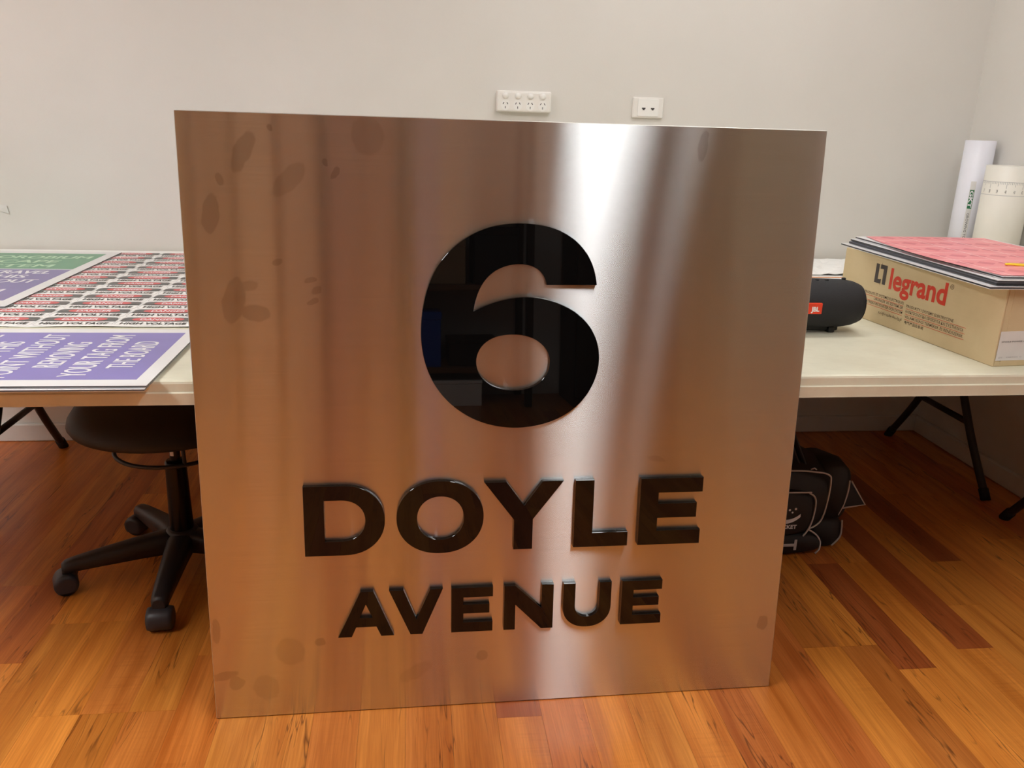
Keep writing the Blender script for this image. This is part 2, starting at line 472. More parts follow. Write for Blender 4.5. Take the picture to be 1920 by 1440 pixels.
def text_mesh(body, height=None, width=None, extr=0.0002, bold=0.0, res=3, align='l', spacing=1.0, cap=True, heavy=0.0):
    """flat lettering in xy; 'height' is the cap height, 'width' the full run"""
    cu = bpy.data.curves.new('lettering', 'FONT'); cu.body = body; cu.size = 1.0
    cu.resolution_u = res; cu.extrude = 0.0; cu.offset = bold; cu.space_character = spacing
    cu.fill_mode = 'FRONT'
    o = bpy.data.objects.new('lettering', cu); COL.objects.link(o)
    me = bpy.data.meshes.new_from_object(o.evaluated_get(bpy.context.evaluated_depsgraph_get()))
    bpy.data.objects.remove(o); bpy.data.curves.remove(cu)
    xs = [v.co.x for v in me.vertices]; x0, x1 = min(xs), max(xs)
    ys = [v.co.y for v in me.vertices]
    ch = 0.729 if cap else (max(ys) - min(ys))
    y0 = 0.0 if cap else min(ys)
    sy = height / ch if height else width / (x1 - x0)
    sx = width / (x1 - x0) if width else sy
    ox = {'l': x0, 'r': x1, 'c': (x0 + x1) / 2}[align]
    for v in me.vertices: v.co = ((v.co.x - ox) * sx, (v.co.y - y0) * sy, extr)
    if heavy > 0:
        b = bmesh.new(); b.from_mesh(me); src = list(b.faces)
        for k, dx in enumerate((-heavy, heavy, -heavy / 2, heavy / 2)):
            r = bmesh.ops.duplicate(b, geom=list(set(v for f in src for v in f.verts)) + src)
            for v in r['geom']:
                if isinstance(v, bmesh.types.BMVert): v.co.x += dx; v.co.z += 0.00003 * (k + 1)
        b.to_mesh(me); b.free()
    me.materials.clear()
    return me

def plane_matrix(o, xd, yd):
    xd = Vector(xd).normalized(); yd = Vector(yd).normalized(); zd = xd.cross(yd)
    m = Matrix.Identity(4)
    for k, v in enumerate((xd, yd, zd)):
        for r in range(3): m[r][k] = v[r]
    m.translation = Vector(o); return m

def join(meshes_mats):
    """several (mesh or bmesh, material index, matrix) into one bmesh"""
    bm = bmesh.new()
    for me, mi, mt in meshes_mats:
        tmp = bmesh.new()
        if isinstance(me, bmesh.types.BMesh):
            t2 = bpy.data.meshes.new('t'); me.to_mesh(t2); me.free(); me = t2
        tmp.from_mesh(me)
        if mt is not None: tmp.transform(mt)
        for f in tmp.faces: f.material_index = mi
        t3 = bpy.data.meshes.new('t'); tmp.to_mesh(t3); tmp.free()
        bm.from_mesh(t3); bpy.data.meshes.remove(t3); bpy.data.meshes.remove(me)
    return bm

def rrect(x0, y0, x1, y1, r, n=5, corners=(1, 1, 1, 1)):
    pts = []
    for (cx, cy, a0, on) in ((x1 - r, y0 + r, -PI / 2, corners[0]), (x1 - r, y1 - r, 0, corners[1]),
                             (x0 + r, y1 - r, PI / 2, corners[2]), (x0 + r, y0 + r, PI, corners[3])):
        if on:
            for k in range(n + 1):
                t = a0 + PI / 2 * k / n; pts.append((cx + r * math.cos(t), cy + r * math.sin(t)))
        else:
            s = {-PI / 2: (x1, y0), 0: (x1, y1), PI / 2: (x0, y1), PI: (x0, y0)}[a0]; pts.append(s)
    return pts

# ------------------------------------------------------------------ the room
T = 0.1
tag(obj('wall_back', box((XL - T, 0, 0), (XR + T, T, ZC)), 'wall'), 'off-white painted wall behind the tables', 'wall', kind='structure')
tag(obj('wall_right', box((XR, YB - T, 0), (XR + T, 0, ZC)), 'wall'), 'off-white painted side wall meeting the corner by the paper rolls', 'wall', kind='structure')
tag(obj('wall_left', box((XL - T, YB - T, 0), (XL, 0, ZC)), 'wall'), 'off-white painted side wall on the far left', 'wall', kind='structure')
tag(obj('wall_front', box((XL, YB - T, 0), (XR, YB, ZC)), 'wall'), 'painted wall behind the camera seen only in reflections', 'wall', kind='structure')
tag(obj('ceiling', box((XL - T, YB - T, ZC), (XR + T, T, ZC + T)), 'ceiling'), 'white ceiling of the workroom', 'ceiling', kind='structure')
tag(obj('baseboard_back', box((XL, -0.019, 0), (XR, 0, 0.068), 0.004), 'trim'), 'white baseboard along the back wall', 'baseboard', kind='structure')
tag(obj('baseboard_right', box((XR - 0.019, YB, 0), (XR, -0.019, 0.068), 0.004), 'trim'), 'white baseboard along the right wall', 'baseboard', kind='structure')
floor = tag(obj('floor', box((XL, YB, -0.10), (XR, 0, -0.006)), 'subfloor'), 'glossy orange-brown timber laminate floor', 'floor', kind='structure')

# planks: rows run away from the camera
PITCH, PX0 = 0.0955, -0.024
PAL = [((221, 138, 60), 6), ((225, 146, 65), 5), ((215, 130, 58), 5), ((208, 121, 58), 3), ((196, 110, 56), 1.4), ((174, 93, 48), 0.5)]
PAL = [(rgb(*c), wt) for c, wt in PAL]
FIX = {12: [(-1.067, None), (-1.551, 'D'), (-2.3, 'L')], 11: [(-0.70, None), (-1.455, 'L'), (-2.25, 'M')], 14: [(-0.62, None), (-1.486, 'D'), (-2.2, 'L')],
       16: [(-0.45, None), (-1.075, 'D'), (-1.95, 'L')], 13: [(-1.067, None), (-2.05, 'L')], 10: [(-1.455, 'M'), (-2.4, 'L')],
       15: [(-1.3, 'L'), (-2.2, 'L')], -7: [(-0.75, None), (-1.571, 'M'), (-2.4, 'L')], -8: [(-1.232, None), (-1.571, 'L'), (-2.4, 'L')],
       -6: [(-0.66, None), (-1.571, 'L'), (-2.4, 'M')], -9: [(-0.5, None), (-1.235, 'L'), (-1.9, 'L')]}
FC = {'D': rgb(172, 94, 48), 'L': rgb(222, 142, 60), 'M': rgb(208, 128, 58)}
def pick():
    t = random.random() * sum(w_ for _, w_ in PAL)
    for c, w_ in PAL:
        t -= w_
        if t <= 0: return c
    return PAL[0][0]
def in_view(x, y):
    v = Vector((x, y, 0)) - CAM_P; z = v.dot(CF)
    if z <= 0: return False
    px = 960 + 1558 * v.dot(CR) / z; py = 720 - 1558 * v.dot(CU) / z
    return -10 < px < 1930 and -10 < py < 1450
def plank_bm(bm, lc, lo_, x0, x1, y0, y1, col, off):
    g = 0.0002; c = 0.0008
    vs0 = len(bm.verts)
    fs = add_box(bm, (x0 + g, y0 + g, -0.006), (x1 - g, y1 - g, 0.0))
    bm.verts.ensure_lookup_table(); bm.faces.ensure_lookup_table()
    top = [f for f in fs if all(abs(v.co.z) < 1e-6 for v in f.verts)]
    r = bmesh.ops.inset_region(bm, faces=top, thickness=c, depth=0.0)
    for f in r['faces']:
        for v in f.verts:
            on_edge = (abs(v.co.x - (x0 + g)) < 1e-6 or abs(v.co.x - (x1 - g)) < 1e-6 or abs(v.co.y - (y0 + g)) < 1e-6 or abs(v.co.y - (y1 - g)) < 1e-6)
            if on_edge: v.co.z = -0.0004
    bm.faces.ensure_lookup_table()
    for f in set(fs) | set(r['faces']):
        if f.is_valid:
            for lp in f.loops:
                lp[lc] = col; lp[lo_] = off
rest = bmesh.new(); r_c = rest.loops.layers.float_color.new('plank_col'); r_o = rest.loops.layers.float_color.new('plank_off')
n_pl = 0
for i in range(-36, 24):
    x0 = PX0 + PITCH * i; x1 = x0 + PITCH
    if x1 < XL or x0 > XR: continue
    x0 = max(x0, XL); x1 = min(x1, XR)
    cuts = []
    y = 0.0
    if i in FIX:
        for (yy, cc) in FIX[i]: cuts.append((yy, FC[cc] if cc else pick())); y = yy
    else:
        y = -random.uniform(0.15, 1.5); cuts.append((y, pick()))
    while y > YB:
        y -= random.uniform(0.95, 1.7)
        cuts.append((max(y, YB), pick()))
    ya = 0.0
    for (yb, col) in cuts:
        k = random.uniform(0.82, 1.06); col2 = (col[0] * k, col[1] * k, col[2] * k, 1)
        off = (random.uniform(0, 40), random.uniform(0, 40), 0.0, 1.0)
        vis = any(in_view(xx, ya + (yb - ya) * t) for xx in (x0, x1) for t in (0, .2, .4, .6, .8, 1))
        if vis:
            b = bmesh.new(); lc = b.loops.layers.float_color.new('plank_col'); lo_ = b.loops.layers.float_color.new('plank_off')
            plank_bm(b, lc, lo_, x0, x1, yb, ya, col2, off)
            o = obj('plank', b, 'wood', floor); n_pl += 1
        else:
            plank_bm(rest, r_c, r_o, x0, x1, yb, ya, col2, off)
        ya = yb
        if ya <= YB: break
tag(obj('planks', rest, 'wood', floor), 'laminate planks outside the picture', kind='stuff')

# ------------------------------------------------------------------ ceiling lamps and the added fill
for i, (x, y, L, W_, st, rz) in enumerate(LAMPS):
    t = empty('lamp_or_fill', (x, y, ZC), rz)
    obj('housing', box((-W_ / 2 - 0.03, -L / 2 - 0.03, -0.05), (W_ / 2 + 0.03, L / 2 + 0.03, 0.0), 0.004), 'lamp_body', t)
    m = lamp_mat('lit_diffuser_%d' % i, st)
    obj('diffuser', box((-W_ / 2, -L / 2, -0.062), (W_ / 2, L / 2, -0.05), 0.002), m, t)
    tag(t, ['wide white ceiling lamp over the photographer', 'narrow white ceiling lamp near the right wall', 'wide white ceiling lamp over the left of the room', 'added fill light over the tables near the back wall'][i], 'lamp', 'ceiling lamps')

# ------------------------------------------------------------------ tables
def folding_table(x0, x1, y0, y1, legs, rz, label):
    """plan rectangle x0..x1, y0 (near) .. y1 (far)"""
    cx, cy = (x0 + x1) / 2, (y0 + y1) / 2; hx, hy = (x1 - x0) / 2, (y1 - y0) / 2
    t = empty('folding_table', (cx, cy, 0), rz)
    tag(t, label, 'table', 'cream folding tables along the wall')
    bm = bmesh.new()
    # moulded top: rounded upper edge, a step half way down the rim
    prof = [(0.000, -0.0470), (0.0, -0.0435), (0.0015, -0.0235), (-0.0025, -0.0215), (-0.0025, -0.006), (-0.004, -0.002), (-0.009, 0.0)]
    rings = []
    def ring(d, z):
        return [(p[0], p[1], HT + z) for p in rrect(-hx - d, -hy - d, hx + d, hy + d, 0.03, 5)]
    rings.append(ring(-0.012, -0.047))
    for d, z in prof: rings.append(ring(d, z))
    add_rings(bm, rings, smooth=False)
    obj('tabletop', bm, 'table', t)
    for lx in legs:
        lx -= cx
        for s in (-1, 1):
            b = tube(smooth_path([(lx, s * 0.305, 0.012), (lx, s * 0.17, 0.19), (lx, s * 0.045, 0.40), (lx, s * 0.022, 0.47), (lx, s * 0.022, 0.66)], 5), 0.0135, 10)
            lg = obj('leg', b, 'leg_steel', t, smooth=True)
            obj('foot_cap', tube([(lx, s * 0.312, 0.0), (lx, s * 0.300, 0.018), (lx, s * 0.288, 0.034)], 0.0165, 12), 'rubber', lg, smooth=True)
        obj('crossbar', tube([(lx, -0.150, 0.225), (lx, 0.150, 0.225)], 0.011, 10), 'leg_steel', t, smooth=True)
        obj('top_rail', tube([(lx, -hy + 0.08, 0.655), (lx, hy - 0.08, 0.655)], 0.0125, 10), 'leg_steel', t, smooth=True)
    return t
folding_table(-1.56, 0.262, -0.765, -0.006, (-1.29, 0.05), 0.0, 'cream folding table against the wall under the danger stickers')
folding_table(0.268, 2.092, -0.742, -0.006, (0.45, 1.948), 0.0, 'cream folding table in the corner carrying the paper rolls')
TY = 0.014
folding_table(-1.75, 0.168, -1.5373 - 0.011, -0.784, (-1.50, -0.02), TY, 'cream folding table at the front left with the purple board')
folding_table(0.172, 2.075, -1.5373 + 0.0158, -0.758, (0.42, 1.925), TY, 'cream folding table at the front right with carton and speaker')

# ------------------------------------------------------------------ the sign
sign = empty('address_sign', matrix=SIGN_M)
tag(sign, 'square brushed stainless steel street number sign leaning on the tables', 'sign')
bm = box((0, 0, 0), (1.2, 0.010, 1.2), 0.0012, 1)
for f in bm.faces:
    f.material_index = 0 if abs(f.normal.y + 1) < 1e-3 else 1
panel = obj('panel', bm, ['steel', 'steel_edge'], sign)
DEPTH = 0.0105
TO_FACE = Matrix(((1, 0, 0, 0), (0, 0, -1, 0), (0, 1, 0, 0), (0, 0, 0, 1)))
def sign_letter(name, loops, label):
    me = curve_mesh(loops, DEPTH, 0.0006); me.transform(TO_FACE)
    for p in me.polygons: p.use_smooth = False
    o = obj(name, me, 'acrylic', sign); o['label'] = label; return o
SIX = [(0.7599,0.9025),(0.7577,0.9211),(0.7507,0.9437),(0.7381,0.9661),(0.7175,0.9882),(0.6940,1.0022),(0.6677,1.0119),(0.6385,1.0171),(0.6063,1.0181),(0.5776,1.0161),(0.5522,1.0111),(0.5269,1.0014),(0.5017,0.9870),(0.4797,0.9695),(0.4608,0.9474),(0.4466,0.9251),(0.4354,0.8996),(0.4274,0.8676),(0.4231,0.8320),(0.4223,0.8027),(0.4248,0.7763),(0.4302,0.7498),(0.4399,0.7229),(0.4546,0.6975),(0.4710,0.6768),(0.4943,0.6560),(0.5210,0.6383),(0.5513,0.6263),(0.5852,0.6198),(0.6123,0.6183),(0.6395,0.6207),(0.6667,0.6262),(0.6939,0.6356),(0.7208,0.6510),(0.7440,0.6734),(0.7617,0.7011),(0.7706,0.7304),(0.7735,0.7578),(0.7698,0.7850),(0.7601,0.8103),(0.7440,0.8321),(0.7230,0.8504),(0.6992,0.8635),(0.6723,0.8733),(0.6457,0.8791),(0.6194,0.8803),(0.5965,0.8779),(0.5738,0.8729),(0.5512,0.8657),(0.5350,0.8582),(0.5231,0.8517)]
SIX_IN = [(0.5231,0.8517),(0.5252,0.8679),(0.5299,0.8857),(0.5377,0.9035),(0.5488,0.9180),(0.5631,0.9299),(0.5791,0.9374),(0.5984,0.9417),(0.6178,0.9422),(0.6342,0.9388),(0.6474,0.9316),(0.6569,0.9204),(0.6606,0.9091),(0.6615,0.9022)]
HOLE = [(0.5268,0.7525),(0.5296,0.7709),(0.5392,0.7875),(0.5554,0.8001),(0.5750,0.8063),(0.6014,0.8083),(0.6246,0.8056),(0.6447,0.7988),(0.6618,0.7854),(0.6724,0.7685),(0.6753,0.7516),(0.6719,0.7311),(0.6606,0.7141),(0.6441,0.7023),(0.6240,0.6963),(0.6005,0.6948),(0.5770,0.6968),(0.5569,0.7049),(0.5401,0.7186),(0.5300,0.7356)]
def relax(P, n, closed):
    P = [Vector((p[0], p[1], 0)) for p in P]
    for _ in range(n):
        Q = list(P)
        for i in range(len(P)):
            if not closed and i in (0, len(P) - 1): continue
            Q[i] = P[i] * 0.6 + (P[i - 1] + P[(i + 1) % len(P)]) * 0.2
        P = Q
    return P
six = smooth_path(relax(SIX, 2, False), 3)[:-1] + smooth_path(relax(SIX_IN, 2, False), 3)
hole = smooth_path(relax(HOLE, 2, True), 3, True)
sign_letter('numeral_six', [six, hole], 'large glossy black numeral 6')
def arc(cx, cy, rx, ry, a0, a1, n=20, p=2.0):
    out = []
    for k in range(n + 1):
        t = math.radians(a0 + (a1 - a0) * k / n); c, s = math.cos(t), math.sin(t)
        out.append((cx + rx * math.copysign(abs(c) ** (2 / p), c), cy + ry * math.copysign(abs(s) ** (2 / p), s)))
    return out
b0, b1 = 0.360, 0.507; bm_ = (b0 + b1) / 2
sign_letter('letter_d', [[(0.1933, b0), (0.272, b0)] + arc(0.272, bm_, 0.0790, (b1 - b0) / 2, -90, 90, 24, 2.1) + [(0.1933, b1)],
                         [(0.2328, b0 + 0.0305), (0.2328, b1 - 0.0305)] + arc(0.266, bm_, 0.0465, (b1 - b0) / 2 - 0.0305, 90, -90, 20, 2.1)], 'glossy black letter D')
sign_letter('letter_o', [arc(0.4608, 0.4350, 0.0872, 0.0775, 0, 354, 59, 2.12), arc(0.4612, 0.4335, 0.0468, 0.0460, 0, 354, 59, 2.1)], 'glossy black letter O')
sign_letter('letter_y', [[(0.5484, b1), (0.5933, b1), (0.6300, 0.4560), (0.6665, b1), (0.7104, b1), (0.6487, 0.4250), (0.6487, b0), (0.6098, b0), (0.6098, 0.4250)]], 'glossy black letter Y')
sign_letter('letter_l', [[(0.7346, b0), (0.8488, b0), (0.8488, 0.3915), (0.7737, 0.3915), (0.7737, b1), (0.7346, b1)]], 'glossy black letter L')
def letter_e(x0, xs, xt, xm, xb, y0, y1, th, tm):
    ym = (y0 + y1) / 2 + 0.002
    return [(x0, y0), (xb, y0), (xb, y0 + th), (xs, y0 + th), (xs, ym - tm / 2), (xm, ym - tm / 2), (xm, ym + tm / 2), (xs, ym + tm / 2), (xs, y1 - th), (xt, y1 - th), (xt, y1), (x0, y1)]
sign_letter('letter_e', [letter_e(0.8714, 0.9104, 1.0042, 0.9938, 1.0046, b0, b1, 0.0318, 0.0320)], 'tall glossy black letter E')
a0_, a1_ = 0.1780, 0.2790
sign_letter('letter_a', [[(0.2526, a0_), (0.2802, a0_), (0.2895, 0.1995), (0.3305, 0.1995), (0.3398, a0_), (0.3661, a0_), (0.3254, a1_), (0.2990, a1_)],
                         [(0.2975, 0.2208), (0.3225, 0.2208), (0.3098, 0.2500)]], 'small glossy black letter A')
sign_letter('letter_v', [[(0.3567, a1_), (0.3861, a1_), (0.4118, 0.2130), (0.4400, a1_), (0.4662, a1_), (0.4240, a0_), (0.3997, a0_)]], 'small glossy black letter V')
sign_letter('letter_e', [letter_e(0.4837, 0.5086, 0.5697, 0.5627, 0.5697, a0_, a1_, 0.0225, 0.0210)], 'small glossy black letter E after V')
sign_letter('letter_n', [[(0.5932, a0_), (0.6170, a0_), (0.6170, 0.2350), (0.6726, a0_), (0.6972, a0_), (0.6972, a1_), (0.6722, a1_), (0.6722, 0.2260), (0.6165, a1_), (0.5932, a1_)]], 'small glossy black letter N')
sign_letter('letter_u', [[(0.7182, a1_)] + arc(0.7696, 0.2235, 0.0514, 0.0465, 180, 360, 24, 2.15) + [(0.8210, a1_), (0.7955, a1_)] + arc(0.7696, 0.2260, 0.0259, 0.0255, 360, 180, 18, 2.1) + [(0.7437, a1_)]], 'small glossy black letter U')
sign_letter('letter_e', [letter_e(0.8438, 0.8695, 0.9313, 0.9256, 0.9320, a0_, a1_, 0.0218, 0.0200)], 'small glossy black final letter E')

# ------------------------------------------------------------------ wall plates
t = empty('power_outlet', (0.384, 0.0, 1.261))
tag(t, 'white four-gang power outlet with four switches on the wall', 'outlet')
bm = bmesh.new()
rings = []
for (d, y) in [(0.000, 0.0), (0.000, -0.024), (-0.003, -0.029), (-0.008, -0.030)]:
    rings.append([(p[0], y, p[1]) for p in rrect(-0.0965 - d * -1 if False else -0.0965 - d, -0.0355 - d, 0.0965 + d, 0.0355 + d, 0.006, 4)])
add_rings(bm, rings, smooth=False)
plate = obj('plate', bm, 'white_plastic', t)
for k, x in enumerate((-0.066, -0.022, 0.022, 0.066)):
    bm = lathe([(0.0105, -0.029), (0.0105, -0.033), (0.009, -0.0355), (0.0, -0.0365)], 20, 'y')
    sw = obj('switch_rocker', bm, 'switch_plastic', t, (x, 0, 0.019), smooth=True)
    obj('switch_collar', lathe([(0.0125, -0.0298), (0.0125, -0.0308), (0.0105, -0.0308)], 20, 'y'), 'white_plastic', sw)
    fc = obj('socket_face', curve_mesh([arc(0, 0, 0.0155, 0.019, 0, 345, 24)], 0.0006), 'switch_plastic', t, (x, -0.0298, -0.012), (PI / 2, 0, 0))
    for (sx, sy, rz) in ((-0.0068, 0.005, -0.52), (0.0068, 0.005, 0.52), (0.0, -0.0085, 0.0)):
        obj('slot', box((-0.0011, -0.0038, 0), (0.0011, 0.0038, 0.0012)), 'slot', fc, (sx, sy, 0), (0, 0, rz))
t = empty('data_outlet', (0.8365, 0.0, 1.255))
tag(t, 'white wall plate with two data jacks right of the power outlet', 'outlet')
bm = bmesh.new()
add_rings(bm, [[(p[0], y, p[1]) for p in rrect(-0.0565 - d, -0.0355 - d, 0.0565 + d, 0.0355 + d, 0.004, 4)] for (d, y) in [(0, 0), (0, -0.008), (-0.002, -0.0105), (-0.005, -0.011)]], smooth=False)
obj('plate', bm, 'white_plastic', t)
bm = bmesh.new()
add_rings(bm, [[(p[0], y, p[1]) for p in rrect(-0.039 - d, -0.030 - d, 0.039 + d, 0.030 + d, 0.004, 4)] for (d, y) in [(0, -0.0105), (0, -0.0125), (-0.001, -0.0132)]], smooth=False)
ins = obj('insert', bm, 'switch_plastic', t)
for x in (-0.0165, 0.0165):
    me = curve_mesh([[(-0.0065, 0.004), (-0.0065, -0.001), (-0.0035, -0.001), (-0.0035, -0.0045), (0.0035, -0.0045), (0.0035, -0.001), (0.0065, -0.001), (0.0065, 0.004)]], 0.0006)
    obj('jack', me, 'jack', t, (x, -0.0132, -0.004), (PI / 2, 0, 0))
# torn flake of paint on the wall at the left edge of the picture
bm = bmesh.new(); vs = [bm.verts.new(p) for p in ((-1.424, -0.001, 0.868), (-1.394, -0.006, 0.866), (-1.390, -0.003, 0.838), (-1.424, -0.001, 0.846))]
bm.faces.new(vs); thicken(bm, 0.0008, (0, -1, 0))
tag(obj('paint_flake', bm, 'trim'), 'torn flake of white paint peeling off the wall', 'flake')

# ------------------------------------------------------------------ printed sheets and boards on the left
t = empty('sticker_sheet', (-0.879, -1.117, HT))
tag(t, 'white sheet of red and black danger high voltage stickers on the table', 'sticker sheet')
bm = bmesh.new()
nx, ny = 16, 30
X0, X1, Y0, Y1 = -0.55, 0.70, -0.010, 1.095
g = [[bm.verts.new((X0 + (X1 - X0) * i / nx, Y0 + (Y1 - Y0) * j / ny, 0.0012 + (0.0035 * abs(math.sin(i * 0.9)) if j == 0 else 0) + (0.004 if j == ny else 0))) for i in range(nx + 1)] for j in range(ny + 1)]
for j in range(ny):
    for i in range(nx): bm.faces.new((g[j][i], g[j][i + 1], g[j + 1][i + 1], g[j + 1][i]))
thicken(bm, 0.0006)
obj('backing', bm, 'paper', t)
SW, SH = 0.1775, 0.0885
parts = []
lw = [rrect(0.001, 0.001, SW - 0.004, SH - 0.004, 0.010, 4), list(reversed(rrect(0.0018, 0.0018, SW - 0.0048, SH - 0.0048, 0.0094, 4)))]
parts.append((curve_mesh(lw, 0.0001), 3, Matrix.Translation((0, 0, 0.0002))))
parts.append((curve_mesh([rrect(0.004, 0.046, SW - 0.007, SH - 0.006, 0.012, 4, (0, 1, 1, 0))], 0.0001), 0, Matrix.Translation((0, 0, 0.0003))))
cxs = (SW - 0.003) / 2
parts.append((curve_mesh([arc(cxs, 0.0645, 0.060, 0.0185, 0, 352, 44, 2.4)], 0.0001), 1, Matrix.Translation((0, 0, 0.0005))))
parts.append((text_mesh('DANGER', 0.019, 0.082, 0.0, 0.02, 2, 'c'), 2, Matrix.Translation((cxs, 0.055, 0.0007))))
parts.append((text_mesh('HIGH VOLTAGE', 0.021, 0.150, 0.0, 0.025, 2, 'c'), 4, Matrix.Translation((cxs, 0.013, 0.0005))))
sb = join(parts); sme = bpy.data.meshes.new('sticker'); sb.to_mesh(sme); sb.free()
for nm in ('print_head', 'print_red', 'print_white', 'print_grey', 'print_black'): sme.materials.append(MAT[nm])
for c in range(-2, 4):
    for r in range(12):
        obj('sticker', sme, None, t, (c * SW, r * 0.0895, 0.0020))

def printed_board(name, corner, w_, d_, label, face='board_white', rz=0.0, thick=0.003, z0=0.0):
    """corner = near right corner of the board; extends to -x and +y"""
    t = empty(name, (corner[0], corner[1], z0), rz)
    tag(t, label, 'board')
    obj('core', box((-w_, 0, 0.0004), (0, d_, thick - 0.0004)), 'board_core', t)
    obj('backing', box((-w_, 0, 0.0), (0, d_, 0.0004)), face, t)
    fc = obj('face', box((-w_, 0, thick - 0.0004), (0, d_, thick)), face, t)
    return t
ZB = HT + 0.0
printed_board('sign_board', (-0.486, -1.600, 0), 0.62, 0.418, 'lower white composite board beneath the purple board at the table edge', z0=HT + 0.0002, rz=0.006)
pb = printed_board('sign_board', (-0.484, -1.593, 0), 0.62, 0.420, 'purple do not travel past this point board at the table edge', z0=HT + 0.0050)
obj('print_panel', box((-0.60, 0.037, 0.003), (-0.028, 0.386, 0.0032)), 'purple', pb)
for k, (s, wd) in enumerate([('THE BOARD', 0.200), ('YOUR TAG FROM', 0.308), ('REMOVING', 0.186), ('POINT WITHOUT', 0.320), ('PAST THIS', 0.195), ('DO NOT TRAVEL', 0.310)]):
    me = text_mesh(s, 0.051, wd, 0.0, 0.0, 3, 'c', heavy=0.0009)
    xt = -0.595 + 0.484 - 0.068 * k + 0.051
    o = obj('lettering', me, 'print_white', pb); o.matrix_local = plane_matrix((xt, 0.209, 0.0035), (0, 1, 0), (-1, 0, 0))
gb = printed_board('sign_board', (-1.013, -0.936, 0), 0.60, 0.872, 'board with green and purple panels lying on the sticker sheet', z0=HT + 0.0030)
obj('print_panel', box((-0.56, 0.530, 0.003), (-0.035, 0.826, 0.0032)), 'green', gb)
obj('print_panel', box((-0.56, 0.070, 0.003), (-0.035, 0.520, 0.0032)), 'purple2', gb)
def gtext(s, xr, yb, hgt, wd, mat):
    me = text_mesh(s, hgt, wd, 0.0, 0.0, 3, 'r', heavy=0.0018)
    o = obj('lettering', me, mat, gb); o.location = (xr + 1.013, yb + 0.936, 0.0035)
gtext('PEDOROBIUM', -1.070, -0.215, 0.055, 0.40, 'print_palegreen')
gtext('ESCAPE', -1.140, -0.298, 0.055, 0.25, 'print_palegreen')
gtext('SYSTEM', -1.128, -0.380, 0.055, 0.27, 'print_palegreen')
for s, xr, yb, wd in [('DO NOT TRAVEL', -1.088, -0.488, 0.38), ('PAST THIS', -1.130, -0.558, 0.27), ('POINT WITHOUT', -1.076, -0.628, 0.40), ('REMOVING', -1.150, -0.698, 0.26), ('YOUR TAG FROM', -1.104, -0.768, 0.36)]:
    gtext(s, xr, yb, 0.050, wd, 'print_white')

# ------------------------------------------------------------------ carton with boards on top
BX = Vector((1.262, -1.463, HT)); bd = Vector((-0.049, 0.445, 0)).normalized(); bn = Vector((bd.y, -bd.x, 0))
BL, BW, BH = 0.585, 0.42, 0.176
bang = math.atan2(-bd.x, bd.y)
t = empty('carton', BX, bang)                  # local y runs back, local x to the right
tag(t, 'cardboard carton printed with a red brand name on the right-hand table', 'carton')
bm = bmesh.new()
wt = 0.004
add_box(bm, (0, 0, 0), (wt, BL, BH), 0, 0.0015); add_box(bm, (BW - wt, 0, 0), (BW, BL, BH), 0, 0.0015)
add_box(bm, (wt, 0, 0), (BW - wt, wt, BH - 0.003), 0, 0.0015); add_box(bm, (wt, BL - wt, 0), (BW - wt, BL, BH), 0, 0.0015)
add_box(bm, (wt, wt, 0.0), (BW - wt, BL - wt, 0.004))
obj('carton_body', bm, 'card', t)
bm = bmesh.new()
fl = [(0.010, 0.002, BH - 0.003), (BW, 0.002, BH - 0.001)]
add_box(bm, (wt, wt, BH - 0.003), (BW - wt, 0.16, BH - 0.0002)); add_box(bm, (wt, BL - 0.16, BH - 0.003), (BW - wt, BL - wt, BH - 0.0002))
obj('top_flap', bm, 'card', t)
tp = obj('tape', box((0.018, -0.0006, 0.006), (0.16, 0.0, BH - 0.004)), 'card', t)
lb = obj('address_label', box((0.004, -0.0012, 0.014), (0.13, -0.0006, 0.080), 0.0), 'label_white', t)
for (s, z, h, wd) in (('SINGLE POWER OUTLET', 0.055, 0.004, 0.085), ('QTY', 0.019, 0.0035, 0.010), ('CARTON 10', 0.020, 0.003, 0.04)):
    x = 0.010 if z > 0.05 or s == 'QTY' else 0.030
    o = obj('print', text_mesh(s, h, wd, 0.0, 0.0, 2), 'print_grey' if z < 0.05 else 'jack', lb); o.matrix_local = plane_matrix((x, -0.0015, z), (1, 0, 0), (0, 0, 1))
def left_face(sdist, z, off=0.0004): return plane_matrix((-off, sdist, z), (0, -1, 0), (0, 0, 1))
def lf(name, me, mat, s, z, off=0.0004):
    o = obj(name, me, mat, t); o.matrix_local = left_face(s, z, off); return o
# brand word, hand-drawn rounded bold letters on a unit of 1 = x-height
def dilate_text():
    return text_mesh('legrand', 0.0535, 0.209, 0.0, 0.028, 4)
lf('brand_lettering', dilate_text(), 'legrand_red', 0.383, 0.1008)
lf('brand_emblem', curve_mesh([[(0, 0), (0.0265, 0), (0.0265, 0.0125), (0.0225, 0.0125), (0.0225, 0.011), (0.013, 0.011), (0.013, 0.05), (0, 0.05)]], 0.0002), 'legrand_grey', 0.444, 0.105)
lf('brand_emblem', curve_mesh([[(0.0195, 0.0385), (0.0230, 0.0385), (0.0230, 0.039), (0.0335, 0.039), (0.0335, 0.0), (0.0465, 0.0), (0.0465, 0.05), (0.0195, 0.05)]], 0.0002), 'legrand_grey', 0.4455, 0.105)
lf('emblem_rule', curve_mesh([[(0, -0.004), (0.0008, -0.004), (0.0008, 0.012), (0, 0.012)], [(-0.003, 0.038), (-0.0022, 0.038), (-0.0022, 0.0545), (-0.003, 0.0545)]], 0.0002), 'ink_small', 0.4185, 0.105, 0.0008)
